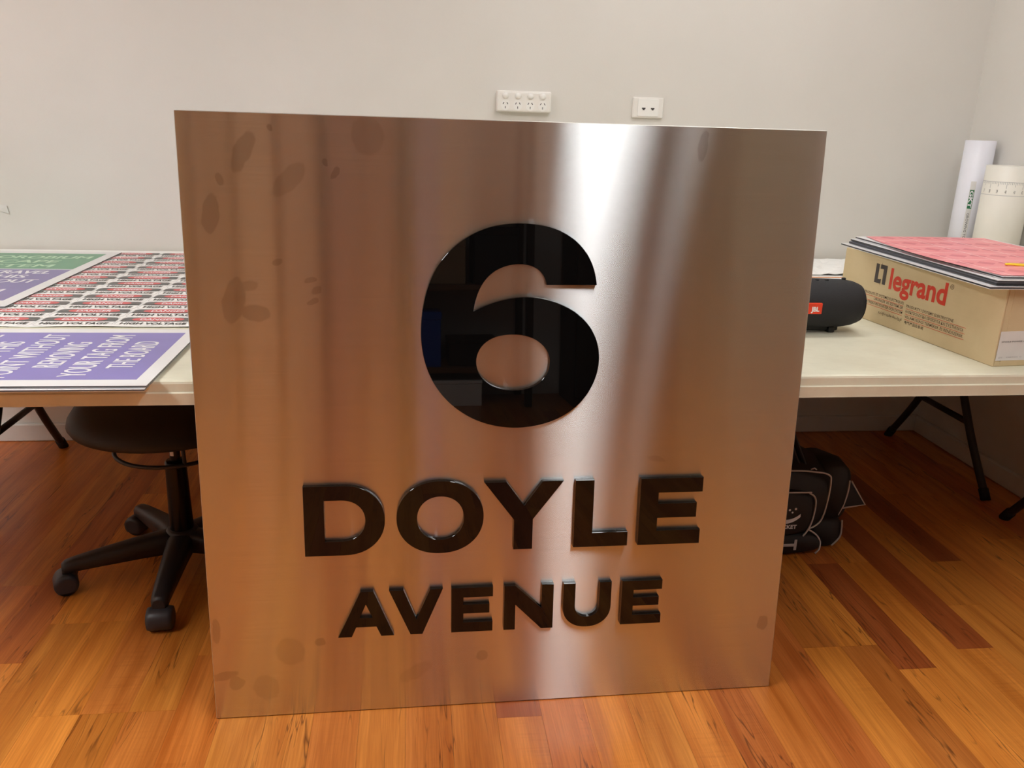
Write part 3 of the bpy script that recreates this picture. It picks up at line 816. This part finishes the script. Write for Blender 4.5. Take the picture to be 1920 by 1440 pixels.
lf('registered_mark', curve_mesh([arc(0, 0, 0.0058, 0.0058, 0, 350, 30), list(reversed(arc(0, 0, 0.0048, 0.0048, 0, 350, 30)))], 0.0002), 'ink_small', 0.162, 0.1465)
lf('registered_mark', text_mesh('R', 0.006, 0.004, 0.0, 0.0, 2, 'c'), 'ink_small', 0.162, 0.1435)
rowsL = [('PRODUITS ET SYSTEMES ELECTRIQUES', 0.0712), ('ÜRÜNLER VE SİSTEMLER', 0.0590), ('ELEKTRISKA PRODUKTER OCH SYSTEM', 0.0468)]
for s, z in rowsL:
    lf('small_print', text_mesh(s, 0.0072, 0.160 if len(s) > 25 else 0.118, 0.0, 0.005, 2, 'r'), 'ink_small', 0.315, z)
    lf('red_rule', curve_mesh([[(0, 0), (0.165, 0), (0.165, 0.0009), (0, 0.0009)]], 0.0002), 'legrand_red', 0.480, z - 0.0042)
rowsR = [('PRODUKTY I SYSTEMY ELEKTRYCZNE', 0.0672, 0.166), ('ΗΛΕΚΤΡΟΛΟΓΙΚΑ ΠΡΟΪΟΝΤΑ ΚΑΙ ΣΥΣΤΗΜΑΤΑ', 0.0535, 0.202), ('VILLAMOSSÁGI TERMÉKEK ÉS RENDSZEREK', 0.0400, 0.203)]
for s, z, wd in rowsR:
    lf('small_print', text_mesh(s, 0.0072, wd, 0.0, 0.005, 2), 'ink_small', 0.304, z)
    lf('red_rule', curve_mesh([[(0, 0), (0.208, 0), (0.208, 0.0009), (0, 0.0009)]], 0.0002), 'legrand_red', 0.304, z - 0.0042)
lf('small_print', text_mesh('电气产品及系统', 0.0085, 0.070, 0.0, 0.01, 2, cap=False), 'ink_small', 0.301, 0.0255)
lf('small_print', text_mesh('منتجات ونظم كهربائية', 0.011, 0.094, 0.0, 0.006, 2, 'r', cap=False), 'ink_small', 0.313, 0.026)

zz = HT + BH + 0.0005
for k, (xl, yl, ww, dd, rz, lb_) in enumerate([
        (1.205, -1.482, 0.43, 0.642, 0.004, 'lowest white composite board sticking out of the stack on the carton'),
        (1.226, -1.470, 0.42, 0.620, 0.010, 'second composite board of the stack on the carton'),
        (1.222, -1.478, 0.41, 0.632, -0.006, 'third composite board of the stack on the carton'),
        (1.238, -1.470, 0.40, 0.622, 0.000, 'top white composite board of the stack beneath the red sheet')]):
    bo = empty('sign_board', (xl, yl, zz), rz); tag(bo, lb_, 'board', 'composite boards stacked on the carton')
    obj('core', box((0, 0, 0.0012), (ww, dd, 0.0044)), 'board_core', bo)
    obj('backing', box((0, 0, 0.0), (ww, dd, 0.0012)), 'board_white' if k in (0, 3) else 'board_grey', bo)
    obj('face', box((0, 0, 0.0044), (ww, dd, 0.0056)), 'board_grey' if k == 1 else 'board_white', bo)
    zz += 0.0066
bm = bmesh.new()
q = [(1.264, -0.856), (1.625, -0.852), (1.60, -1.466), (1.240, -1.466)]
N = 14; grid = []
for j in range(N + 1):
    row = []
    for i in range(N + 1):
        a, b = i / N, j / N
        x = (q[0][0] * (1 - a) + q[1][0] * a) * (1 - b) + (q[3][0] * (1 - a) + q[2][0] * a) * b
        y = (q[0][1] * (1 - a) + q[1][1] * a) * (1 - b) + (q[3][1] * (1 - a) + q[2][1] * a) * b
        x -= 0.030 * math.sin(PI * b) * (1 - a)
        row.append(bm.verts.new((x, y, zz + 0.0006 + 0.001 * math.sin(PI * a))))
    grid.append(row)
for j in range(N):
    for i in range(N): bm.faces.new((grid[j][i], grid[j + 1][i], grid[j + 1][i + 1], grid[j][i + 1]))
thicken(bm, 0.0004)
tag(obj('red_sticker_sheet', bm, 'red_sheet'), 'pinkish red printed sheet lying on top of the stacked boards', 'sheet')
pts = smooth_path([(1.338, -1.340, zz + 0.004), (1.345, -1.352, zz + 0.0055), (1.40, -1.378, zz + 0.005), (1.46, -1.380, zz + 0.004), (1.47, -1.366, zz + 0.004), (1.41, -1.358, zz + 0.005), (1.352, -1.335, zz + 0.0045)], 6, True)
tag(obj('cable_tie', tube(pts, 0.0022, 8, True), 'yellow', smooth=True), 'yellow plastic loop on the red sheet', 'cable tie')

# ------------------------------------------------------------------ paper rolls in the corner
def paper_roll(x, y, r, h, mat, label, tilt=0.0):
    t = empty('paper_roll', (x, y, HT), 0.0); tag(t, label, 'paper roll')
    bm = lathe([(r - 0.012, 0.0), (r, 0.0), (r, h * 0.5), (r, h), (r - 0.0015, h + 0.0005), (r - 0.012, h + 0.0005)], 36)
    obj('outer_wrap', bm, mat, t, smooth=False)
    for f in t.children[0].data.polygons: f.use_smooth = abs(f.normal.z) < 0.5
    obj('core_tube', lathe([(r - 0.012, 0.0), (r - 0.012, h), (r - 0.020, h), (r - 0.020, 0.0)], 28), 'card', t)
    return t
r1 = paper_roll(2.033, -0.172, 0.051, 0.466, 'roll_white', 'tall slim cool-white paper roll standing in the corner')
r2 = paper_roll(2.020, -0.372, 0.074, 0.388, 'roll_cream', 'short wide cream paper roll with ruler markings')
def wrap_text(me, parent, r, ang, mat, vertical, zc, name='lettering'):
    """wrap flat lettering (x run, y height) round a roll"""
    for v in me.vertices:
        x, y, z = v.co
        if vertical: dz, ds = -x, y
        else: dz, ds = y, x
        a = ang + ds / r
        v.co = ((r + 0.0004) * math.cos(a), (r + 0.0004) * math.sin(a), zc + dz)
    return obj(name, me, mat, parent)
def patch(a0, a1, z0, z1, r, n=10, off=0.0002):
    bm = bmesh.new(); A = []
    for k in range(n + 1):
        a = a0 + (a1 - a0) * k / n
        A.append((bm.verts.new(((r + off) * math.cos(a), (r + off) * math.sin(a), z0)), bm.verts.new(((r + off) * math.cos(a), (r + off) * math.sin(a), z1))))
    for k in range(n): bm.faces.new((A[k][0], A[k + 1][0], A[k + 1][1], A[k][1]))
    return bm
va = math.atan2(-3.09 + 0.17, -2.03)          # direction from the roll to the camera
obj('label_strip', patch(va - 0.12, va + 0.22, 0.10, 0.325, 0.051, 6, 0.0001), 'label_white', r1)
obj('logo_patch', patch(va - 0.09, va + 0.19, 0.228, 0.295, 0.051, 6, 0.0003), 'green_dark', r1)
wrap_text(text_mesh('GKT', 0.0115, 0.060, 0.0, 0.03, 3), r1, 0.0514, va - 0.06, 'print_white', True, 0.292)
wrap_text(text_mesh('GROWING TOGETHER', 0.0085, 0.145, 0.0, 0.0, 2), r1, 0.0512, va - 0.02, 'print_black', True, 0.212)
va2 = math.atan2(-3.09 + 0.372, -2.02)
obj('ruler_band', patch(0, 2 * PI, 0.292, 0.2932, 0.074, 36), 'print_grey', r2)
obj('ruler_band', patch(0, 2 * PI, 0.336, 0.3372, 0.074, 36), 'print_grey', r2)
bm = bmesh.new()
for k in range(-34, 35):
    a = va2 + k * 0.0052 / 0.074
    h = 0.021 if k % 5 == 0 and k % 10 == 0 else (0.014 if k % 5 == 0 else 0.007)
    wd = 0.0006 / 0.074
    vs = [bm.verts.new((0.0743 * math.cos(q_), 0.0743 * math.sin(q_), z_)) for q_, z_ in ((a - wd, 0.336), (a + wd, 0.336), (a + wd, 0.336 - h), (a - wd, 0.336 - h))]
    bm.faces.new(vs)
tk = obj('ruler_ticks', bm, 'print_grey', r2); tag(tk, 'row of fine ruler ticks', kind='stuff')
for k in range(-3, 4):
    a = va2 + k * 0.026 / 0.074
    wrap_text(text_mesh(str(40 + k), 0.011, 0.005, 0.0, 0.0, 2, 'c'), r2, 0.0741, a, 'jack', False, 0.300, 'ruler_number')

# loose papers at the back of the right table
for k, (x0, y0, x1, y1, rz, lb_, z_) in enumerate([(1.16, -0.79, 1.72, -0.06, 0.02, 'white drawing sheet with an orange rule lying behind the speaker', 0.0004),
                                                    (1.30, -0.36, 1.80, -0.035, -0.05, 'crumpled white paper lying against the wall behind the speaker', 0.003)]):
    bm = bmesh.new(); n1, n2 = 18, 12; cx, cy = (x0 + x1) / 2, (y0 + y1) / 2
    rr = random.Random(5 + k)
    g = [[bm.verts.new((x0 - cx + (x1 - x0) * i / n1, y0 - cy + (y1 - y0) * j / n2, (0.0005 if k == 0 else 0.001 + 0.013 * rr.random() ** 2))) for i in range(n1 + 1)] for j in range(n2 + 1)]
    for j in range(n2):
        for i in range(n1): bm.faces.new((g[j][i], g[j][i + 1], g[j + 1][i + 1], g[j + 1][i]))
    thicken(bm, 0.0004)
    o = obj('paper_sheet', bm, 'paper', None, (cx, cy, HT + z_ + 0.0004), (0, 0, rz)); tag(o, lb_, 'paper')
    if k == 0:
        obj('printed_rule', box((-0.27, 0.030, 0.0010), (0.27, 0.046, 0.0014)), 'orange_ink', o)

# ------------------------------------------------------------------ portable speaker
t = empty('portable_speaker', (0.965, -1.135, HT), 0.0)
tag(t, 'black cylindrical portable speaker with a red badge beside the carton', 'speaker')
R_ = 0.0615; Lh = 0.1455
prof = [(0.0, -Lh + 0.012), (0.030, -Lh + 0.010), (0.043, -Lh), (0.050, -Lh + 0.006), (0.056, -Lh + 0.022), (0.060, -Lh + 0.05), (R_, 0.0 - 0.03), (R_, 0.03), (0.060, Lh - 0.05), (0.056, Lh - 0.022), (0.050, Lh - 0.006), (0.043, Lh), (0.030, Lh - 0.010), (0.0, Lh - 0.012)]
zc = 0.0715
obj('speaker_body', lathe(prof, 40, 'x'), 'speaker_cloth', t, (0, 0, zc), smooth=True)
for s in (-1, 1):
    obj('end_ring', lathe([(0.0435, s * (Lh + 0.0005)), (0.0475, s * (Lh - 0.001)), (0.0425, s * (Lh - 0.002)), (0.036, s * (Lh - 0.004))], 36, 'x'), 'speaker_rubber', t, (0, 0, zc), smooth=True)
    ft = obj('foot', box((s * 0.075 - 0.009, -0.026, 0.0), (s * 0.075 + 0.009, 0.026, 0.016), 0.004, 2), 'speaker_rubber', t)
    obj('strap_lug', box((s * 0.100 - 0.005, -0.004, zc + 0.054), (s * 0.100 + 0.005, 0.004, zc + 0.0645), 0.002), 'speaker_rubber', t)
obj('base_bar', box((-0.095, -0.018, 0.004), (0.095, 0.018, 0.020), 0.004, 2), 'speaker_rubber', t)
for k in range(5):
    obj('button', lathe([(0.0, 0.0035), (0.005, 0.003), (0.006, 0.0)], 14), 'speaker_rubber', t, (-0.05 + 0.025 * k, -0.010, zc + R_ - 0.0025), smooth=True)
bx0 = -0.029
bdg = obj('badge', box((bx0, -0.0665, zc - 0.002 - 0.0125), (bx0 + 0.050, -0.058, zc - 0.002 + 0.0145), 0.0012), 'badge_red', t)
o = obj('badge_lettering', text_mesh('JBL', 0.0115, 0.021, 0.0, 0.045, 3), 'badge_white', bdg); o.matrix_local = plane_matrix((bx0 + 0.0215, -0.0669, zc - 0.0075), (1, 0, 0), (0, 0, 1))

# ------------------------------------------------------------------ stool on castors
t = empty('stool', (-0.628, -0.985, 0.0), 0.0)
tag(t, 'black swivel stool on a five-star castor base under the left table', 'stool')
RS = 0.235
obj('seat', lathe([(0.0, 0.420), (0.10, 0.420), (0.17, 0.422), (0.215, 0.428), (0.236, 0.436), (0.242, 0.447), (0.238, 0.462), (0.224, 0.482), (0.195, 0.500), (0.12, 0.512), (0.0, 0.515)], 48), 'seat_vinyl', t, smooth=True)
ring = [(0.142 * math.cos(a), 0.142 * math.sin(a), 0.360) for a in [2 * PI * k / 40 for k in range(40)]]
rg = obj('lever_ring', tube(ring, 0.0055, 8, True), 'leg_steel', t, smooth=True)
for a in (3.05, 5.15, 0.95):
    c, s = math.cos(a), math.sin(a)
    obj('ring_stay', tube([(0.142 * c, 0.142 * s, 0.360), (0.125 * c, 0.125 * s, 0.425)], 0.005, 8), 'leg_steel', rg, smooth=True)
obj('seat_mount', box((-0.08, -0.06, 0.395), (0.08, 0.06, 0.424), 0.005), 'leg_steel', t)
cl = obj('column', lathe([(0.030, 0.10), (0.0305, 0.12), (0.0270, 0.300), (0.0265, 0.318), (0.022, 0.322), (0.0, 0.322)], 28), 'gas_lift', t, smooth=True)
pst = obj('piston', lathe([(0.0, 0.31), (0.0135, 0.31), (0.0135, 0.40), (0.0, 0.40)], 20), 'leg_steel', t, smooth=True)
obj('piston_label', patch(-2.3, -1.5, 0.337, 0.349, 0.0135, 5, 0.0004), 'label_white', pst)
obj('hub', lathe([(0.0, 0.062), (0.034, 0.062), (0.046, 0.080), (0.046, 0.105), (0.040, 0.121), (0.034, 0.126), (0.0, 0.126)], 28), 'black_plastic', t, smooth=True)
def arm_bm(a):
    c, s = math.cos(a), math.sin(a); bm = bmesh.new(); rings = []
    for (r, zt, zb, wd) in [(0.010, 0.122, 0.070, 0.031), (0.045, 0.120, 0.068, 0.031), (0.10, 0.116, 0.068, 0.028), (0.20, 0.103, 0.066, 0.024), (0.262, 0.094, 0.064, 0.021), (0.285, 0.089, 0.058, 0.019), (0.294, 0.082, 0.056, 0.014)]:
        rr = [(-wd, zb), (wd, zb), (wd, zt - 0.012), (wd * 0.72, zt - 0.003), (wd * 0.3, zt), (-wd * 0.3, zt), (-wd * 0.72, zt - 0.003), (-wd, zt - 0.012)]
        rings.append([(r * c - w_ * s, r * s + w_ * c, z_) for w_, z_ in rr])
    add_rings(bm, rings); return bm
for k in range(5):
    a = math.radians(201 + 72 * k)
    obj('arm', arm_bm(a), 'black_plastic', t)
    ox, oy = 0.275 * math.cos(a), 0.275 * math.sin(a)
    sw_ = math.radians([205, 275, 300, 40, 160][k])
    cs = obj('castor', tube([(0, 0, 0.072), (0, 0, 0.050)], 0.017, 14), 'castor_plastic', t, (ox, oy, 0), (0, 0, sw_))
    bm = bmesh.new(); rings = []
    for y_, rr in ((-0.031, 0.020), (-0.0285, 0.0275), (-0.02, 0.0295), (0.02, 0.0295), (0.0285, 0.0275), (0.031, 0.020)):
        rings.append([(0.014 + rr * math.cos(q_), y_, 0.0305 + rr * math.sin(q_)) for q_ in [2 * PI * j / 28 for j in range(28)]])
    add_rings(bm, rings); bmesh.ops.bisect_plane(bm, geom=bm.verts[:] + bm.edges[:] + bm.faces[:], plane_co=(0, 0, 0.012), plane_no=(0, 0, -1), clear_outer=True)
    obj('hood', bm, 'castor_plastic', cs)
    for s in (-1, 1):
        bm = lathe([(0.0, s * 0.005), (0.025, s * 0.005), (0.0265, s * 0.010), (0.0265, s * 0.022), (0.024, s * 0.026), (0.0, s * 0.026)], 24, 'y')
        obj('wheel', bm, 'rubber', cs, (0.014, 0, 0.0265), smooth=True)

# ------------------------------------------------------------------ sports bag
t = empty('sports_bag', (1.0, -0.90, 0.0), 0.0)
tag(t, 'black sports holdall with grey piping and white cricket print on the floor', 'bag')
def blob(sections, seg=28, p=3.2):
    """loft of superellipse sections in the x-z plane: (y, cx, cz, rx, rz)"""
    bm = bmesh.new(); rings = []
    for (y_, cx, cz, rx, rz_) in sections:
        rings.append([(q_[0], y_, q_[1]) for q_ in arc(cx, cz, rx, rz_, 0, 360 - 360 / seg, seg - 1, p)])
    add_rings(bm, rings); return bm
# coordinates below are relative to the bag's root at (1.0, -0.90)
obj('bag_body', blob([(-0.098, -0.07, 0.162, 0.262, 0.095), (-0.088, -0.07, 0.160, 0.275, 0.108), (-0.04, -0.065, 0.155, 0.300, 0.128), (0.06, -0.065, 0.158, 0.318, 0.132), (0.16, -0.065, 0.150, 0.31, 0.128), (0.20, -0.065, 0.145, 0.28, 0.10)]), 'bag', t, smooth=True)
obj('lower_pocket', blob([(-0.118, -0.08, 0.036, 0.262, 0.030), (-0.108, -0.08, 0.037, 0.272, 0.036), (-0.04, -0.08, 0.040, 0.275, 0.040), (0.08, -0.08, 0.040, 0.27, 0.038)]), 'bag', t, smooth=True)
obj('end_pocket', blob([(-0.072, 0.215, 0.043, 0.035, 0.040), (-0.062, 0.220, 0.045, 0.055, 0.045), (0.0, 0.225, 0.048, 0.062, 0.048), (0.08, 0.215, 0.048, 0.055, 0.046), (0.10, 0.21, 0.045, 0.03, 0.03)]), 'bag', t, smooth=True)
obj('end_panel', blob([(-0.052, 0.235, 0.165, 0.040, 0.080), (-0.040, 0.240, 0.165, 0.052, 0.090), (0.03, 0.245, 0.165, 0.058, 0.093), (0.12, 0.235, 0.16, 0.045, 0.085)]), 'bag', t, smooth=True)
fp = obj('front_pocket', blob([(-0.122, -0.12, 0.135, 0.255, 0.062), (-0.116, -0.12, 0.135, 0.268, 0.072), (-0.09, -0.12, 0.135, 0.272, 0.076)], p=5), 'bag', t, smooth=True)
def pipe(pts, r=0.0026, parent=t):
    return obj('piping', tube(smooth_path(pts, 6), r, 8), 'piping', parent, smooth=True)
pipe([(-0.30, -0.100, 0.268), (0.05, -0.101, 0.266), (0.15, -0.098, 0.258), (0.190, -0.094, 0.246), (0.198, -0.094, 0.225), (0.196, -0.096, 0.17), (0.186, -0.098, 0.11), (0.165, -0.102, 0.088), (0.140, -0.108, 0.082)])
pipe([(-0.35, -0.122, 0.207), (0.08, -0.123, 0.207), (0.125, -0.121, 0.202), (0.146, -0.120, 0.180), (0.146, -0.121, 0.13), (0.136, -0.122, 0.09), (0.122, -0.121, 0.066)], 0.0026)
pipe([(0.140, -0.108, 0.082), (0.166, -0.114, 0.066), (0.180, -0.116, 0.045), (0.182, -0.116, 0.02), (0.172, -0.114, 0.004)])
pipe([(0.266, -0.070, 0.088), (0.270, -0.068, 0.060), (0.268, -0.068, 0.030), (0.245, -0.070, 0.004)])
pipe([(0.285, -0.045, 0.205), (0.283, -0.048, 0.17), (0.275, -0.05, 0.13), (0.262, -0.05, 0.095)])
bm = bmesh.new()
tri = [(0.280, -0.040, 0.192), (0.300, -0.030, 0.196), (0.352, -0.035, 0.120), (0.272, -0.050, 0.118)]
bm.faces.new([bm.verts.new(p) for p in tri]); thicken(bm, 0.006, (0, 1, 0))
fpn = obj('side_flap', bm, 'bag', t)
obj('flap_piping', tube([Vector(tri[k]) for k in (1, 2, 3)], 0.003, 8), 'piping', fpn, smooth=True)
for dx in (0.0, 0.02):
    st = obj('strap', tube(smooth_path([(0.130 - dx, -0.05, 0.262), (0.105 - dx, -0.02, 0.33), (0.06 - dx, 0.02, 0.43), (-0.02, 0.03, 0.47), (-0.16, 0.02, 0.44), (-0.30, -0.02, 0.27)], 8), 0.010, 8, sx=0.35), 'bag', t, smooth=True)
obj('zip_pull', tube([(0.128, -0.100, 0.268), (0.136, -0.104, 0.274), (0.144, -0.102, 0.268)], 0.0018, 8), 'piping', t, smooth=True)
sm = [(0.0, 0.0)]
cres = arc(0, 0.045, 0.062, 0.055, 205, 322, 18) + list(reversed(arc(0.004, 0.058, 0.060, 0.055, 210, 318, 18)))
o = obj('crescent_print', curve_mesh([cres], 0.0004), 'bag_print', fp); o.matrix_local = plane_matrix((0.056, -0.1232, 0.118), (1, 0, 0), (0, 0, 1))
for (x_, z_, r_) in ((0.088, 0.155, 0.0042), (0.079, 0.144, 0.0034), (0.070, 0.152, 0.004)):
    star = [(r_ * (1.0 if k % 2 == 0 else 0.7) * math.cos(PI * k / 7), r_ * (1.0 if k % 2 == 0 else 0.7) * math.sin(PI * k / 7)) for k in range(14)]
    o = obj('star_print', curve_mesh([star], 0.0004), 'bag_print', fp); o.matrix_local = plane_matrix((x_, -0.1232, z_), (1, 0, 0), (0, 0, 1))
o = obj('lettering', text_mesh('CRICKET', 0.0125, 0.070, 0.0, 0.03, 3, 'r'), 'bag_print', fp); o.matrix_local = plane_matrix((0.098, -0.1232, 0.092), (1, 0, 0), (0, 0, 1))
hh = [[(-0.05, 0.012), (0.018, 0.012), (0.018, 0.0), (0.026, 0.0), (0.026, 0.034), (0.018, 0.034), (0.018, 0.021), (-0.05, 0.021)]]
o = obj('pocket_print', curve_mesh(hh, 0.0004), 'piping', t); o.matrix_local = plane_matrix((0.082, -0.1195, 0.020), (1, 0, 0), (0, 0, 1))

# ------------------------------------------------------------------ the rest of the room, seen in the reflections
def carton_on(x0, x1, y0, y1, z0, h, mat, name, label, cat='box', group='things on the storage shelves'):
    t = empty(name, ((x0 + x1) / 2, (y0 + y1) / 2, z0)); tag(t, label, cat, group)
    hx, hy = (x1 - x0) / 2, (y1 - y0) / 2
    obj('box_body', box((-hx, -hy, 0), (hx, hy, h * 0.86), 0.003), mat, t)
    obj('lid', box((-hx - 0.004, -hy - 0.004, h * 0.86), (hx + 0.004, hy + 0.004, h), 0.003), mat, t)
    return t
def shelving(x0, x1, levels, top, label, yb=YB + 0.02, depth=0.42):
    t = empty('storage_shelf', ((x0 + x1) / 2, yb + depth / 2, 0)); tag(t, label, 'shelf')
    hx, hy = (x1 - x0) / 2, depth / 2
    for sx in (-1, 1):
        for sy in (-1, 1):
            obj('upright', box((sx * hx - 0.022, sy * hy - 0.022, 0), (sx * hx + 0.022, sy * hy + 0.022, top), 0.003), 'shelf_steel', t)
    for z in levels:
        obj('shelf_board', box((-hx, -hy, z - 0.035), (hx, hy, z), 0.003), 'shelf_board', t)
    return t
yf = YB + 0.02
shelving(0.02, 0.78, (0.245, 0.74, 1.30, 1.85), 2.05, 'dark steel shelving with a blue tub behind the camera')
carton_on(0.10, 0.25, yf + 0.1, yf + 0.40, 0.246, 0.33, 'blue', 'storage_tub', 'blue plastic tub on the lower shelf')
carton_on(0.30, 0.60, yf + 0.06, yf + 0.36, 0.246, 0.16, 'black_item', 'tool_case', 'black tool case on the lower shelf')
carton_on(0.12, 0.50, yf + 0.06, yf + 0.38, 0.0, 0.16, 'paper', 'paper_box', 'white paper box under the lowest shelf')
carton_on(0.08, 0.40, yf + 0.06, yf + 0.36, 0.741, 0.26, 'card_dark', 'storage_box', 'brown storage box on the middle shelf')
carton_on(0.45, 0.72, yf + 0.06, yf + 0.36, 0.741, 0.34, 'black_item', 'storage_box', 'black storage box on the middle shelf')
carton_on(0.10, 0.66, yf + 0.06, yf + 0.38, 1.301, 0.30, 'card_dark', 'storage_box', 'wide brown storage box on the upper shelf')
shelving(-1.72, -0.42, (0.20, 0.75, 1.30, 1.85), 2.1, 'dark steel shelving full of brown cartons behind the camera')
BROWN = [plain('carton_paper_%d' % k, c, 0.7) for k, c in enumerate((rgb(176, 146, 108), rgb(190, 160, 112), rgb(150, 122, 92), rgb(186, 156, 122), rgb(166, 134, 108)))]
for z, zn in ((0.201, 'bottom'), (0.751, 'second'), (1.301, 'third'), (1.851, 'top')):
    for k, (a, b, h) in enumerate(((-1.67, -1.43, 0.40), (-1.40, -1.19, 0.36), (-1.15, -0.93, 0.42), (-0.90, -0.70, 0.38), (-0.66, -0.46, 0.41))):
        carton_on(a, b, yf + 0.04, yf + 0.40, z, h if z < 1.8 else h * 0.8, BROWN[k], 'storage_box', '%s carton from the left on the %s shelf of the long storage shelving' % (('first', 'second', 'third', 'fourth', 'fifth')[k], zn), 'box', 'brown cartons on the storage shelving')
t = empty('cupboard', (-0.20, yf + 0.22, 0)); tag(t, 'tall red-brown timber cupboard behind the camera', 'cupboard')
obj('cupboard_body', box((-0.18, -0.2, 0), (0.18, 0.2, 2.1), 0.004), 'dark_door', t)
for s in (-1, 1):
    d_ = obj('cupboard_door', box((s * 0.095 - 0.09, 0.2, 0.08), (s * 0.095 + 0.09, 0.218, 2.05), 0.003), 'dark_door', t)
    obj('handle', box((s * 0.02 - 0.006, 0.218, 1.0), (s * 0.02 + 0.006, 0.24, 1.15), 0.003), 'leg_steel', d_)
t = empty('cupboard', (1.55, yf + 0.26, 0)); tag(t, 'charcoal steel stationery cupboard behind the camera', 'cupboard')
obj('cupboard_body', box((-0.50, -0.22, 0), (0.50, 0.22, 2.0), 0.004), 'grey_cab', t)
for s in (-1, 1):
    d_ = obj('cupboard_door', box((s * 0.25 - 0.24, 0.22, 0.06), (s * 0.25 + 0.24, 0.238, 1.96), 0.003), 'grey_cab', t)
    obj('handle', box((s * 0.03 - 0.006, 0.238, 0.95), (s * 0.03 + 0.006, 0.26, 1.1), 0.003), 'leg_steel', d_)
t = empty('cupboard', (-2.4, yf + 0.26, 0)); tag(t, 'tan timber wardrobe behind the camera at the left', 'cupboard')
obj('cupboard_body', box((-0.60, -0.22, 0), (0.60, 0.22, 2.1), 0.004), 'brown_door', t)
for s in (-1, 1):
    obj('cupboard_door', box((s * 0.3 - 0.29, 0.22, 0.06), (s * 0.3 + 0.29, 0.238, 2.06), 0.003), 'brown_door', t)
t = empty('cupboard', (XR - 0.24, -4.30, 0)); tag(t, 'olive-grey steel filing cupboard along the right wall behind the camera', 'cupboard')
obj('cupboard_body', box((-0.20, -0.40, 0), (0.20, 0.40, 1.9), 0.004), 'olive_cab', t)
for s_ in (-1, 1):
    d_ = obj('cupboard_door', box((-0.218, s_ * 0.2 - 0.19, 0.06), (-0.20, s_ * 0.2 + 0.19, 1.86), 0.003), 'olive_cab', t)
    obj('handle', box((-0.24, s_ * 0.03 - 0.006, 0.95), (-0.218, s_ * 0.03 + 0.006, 1.1), 0.003), 'leg_steel', d_)
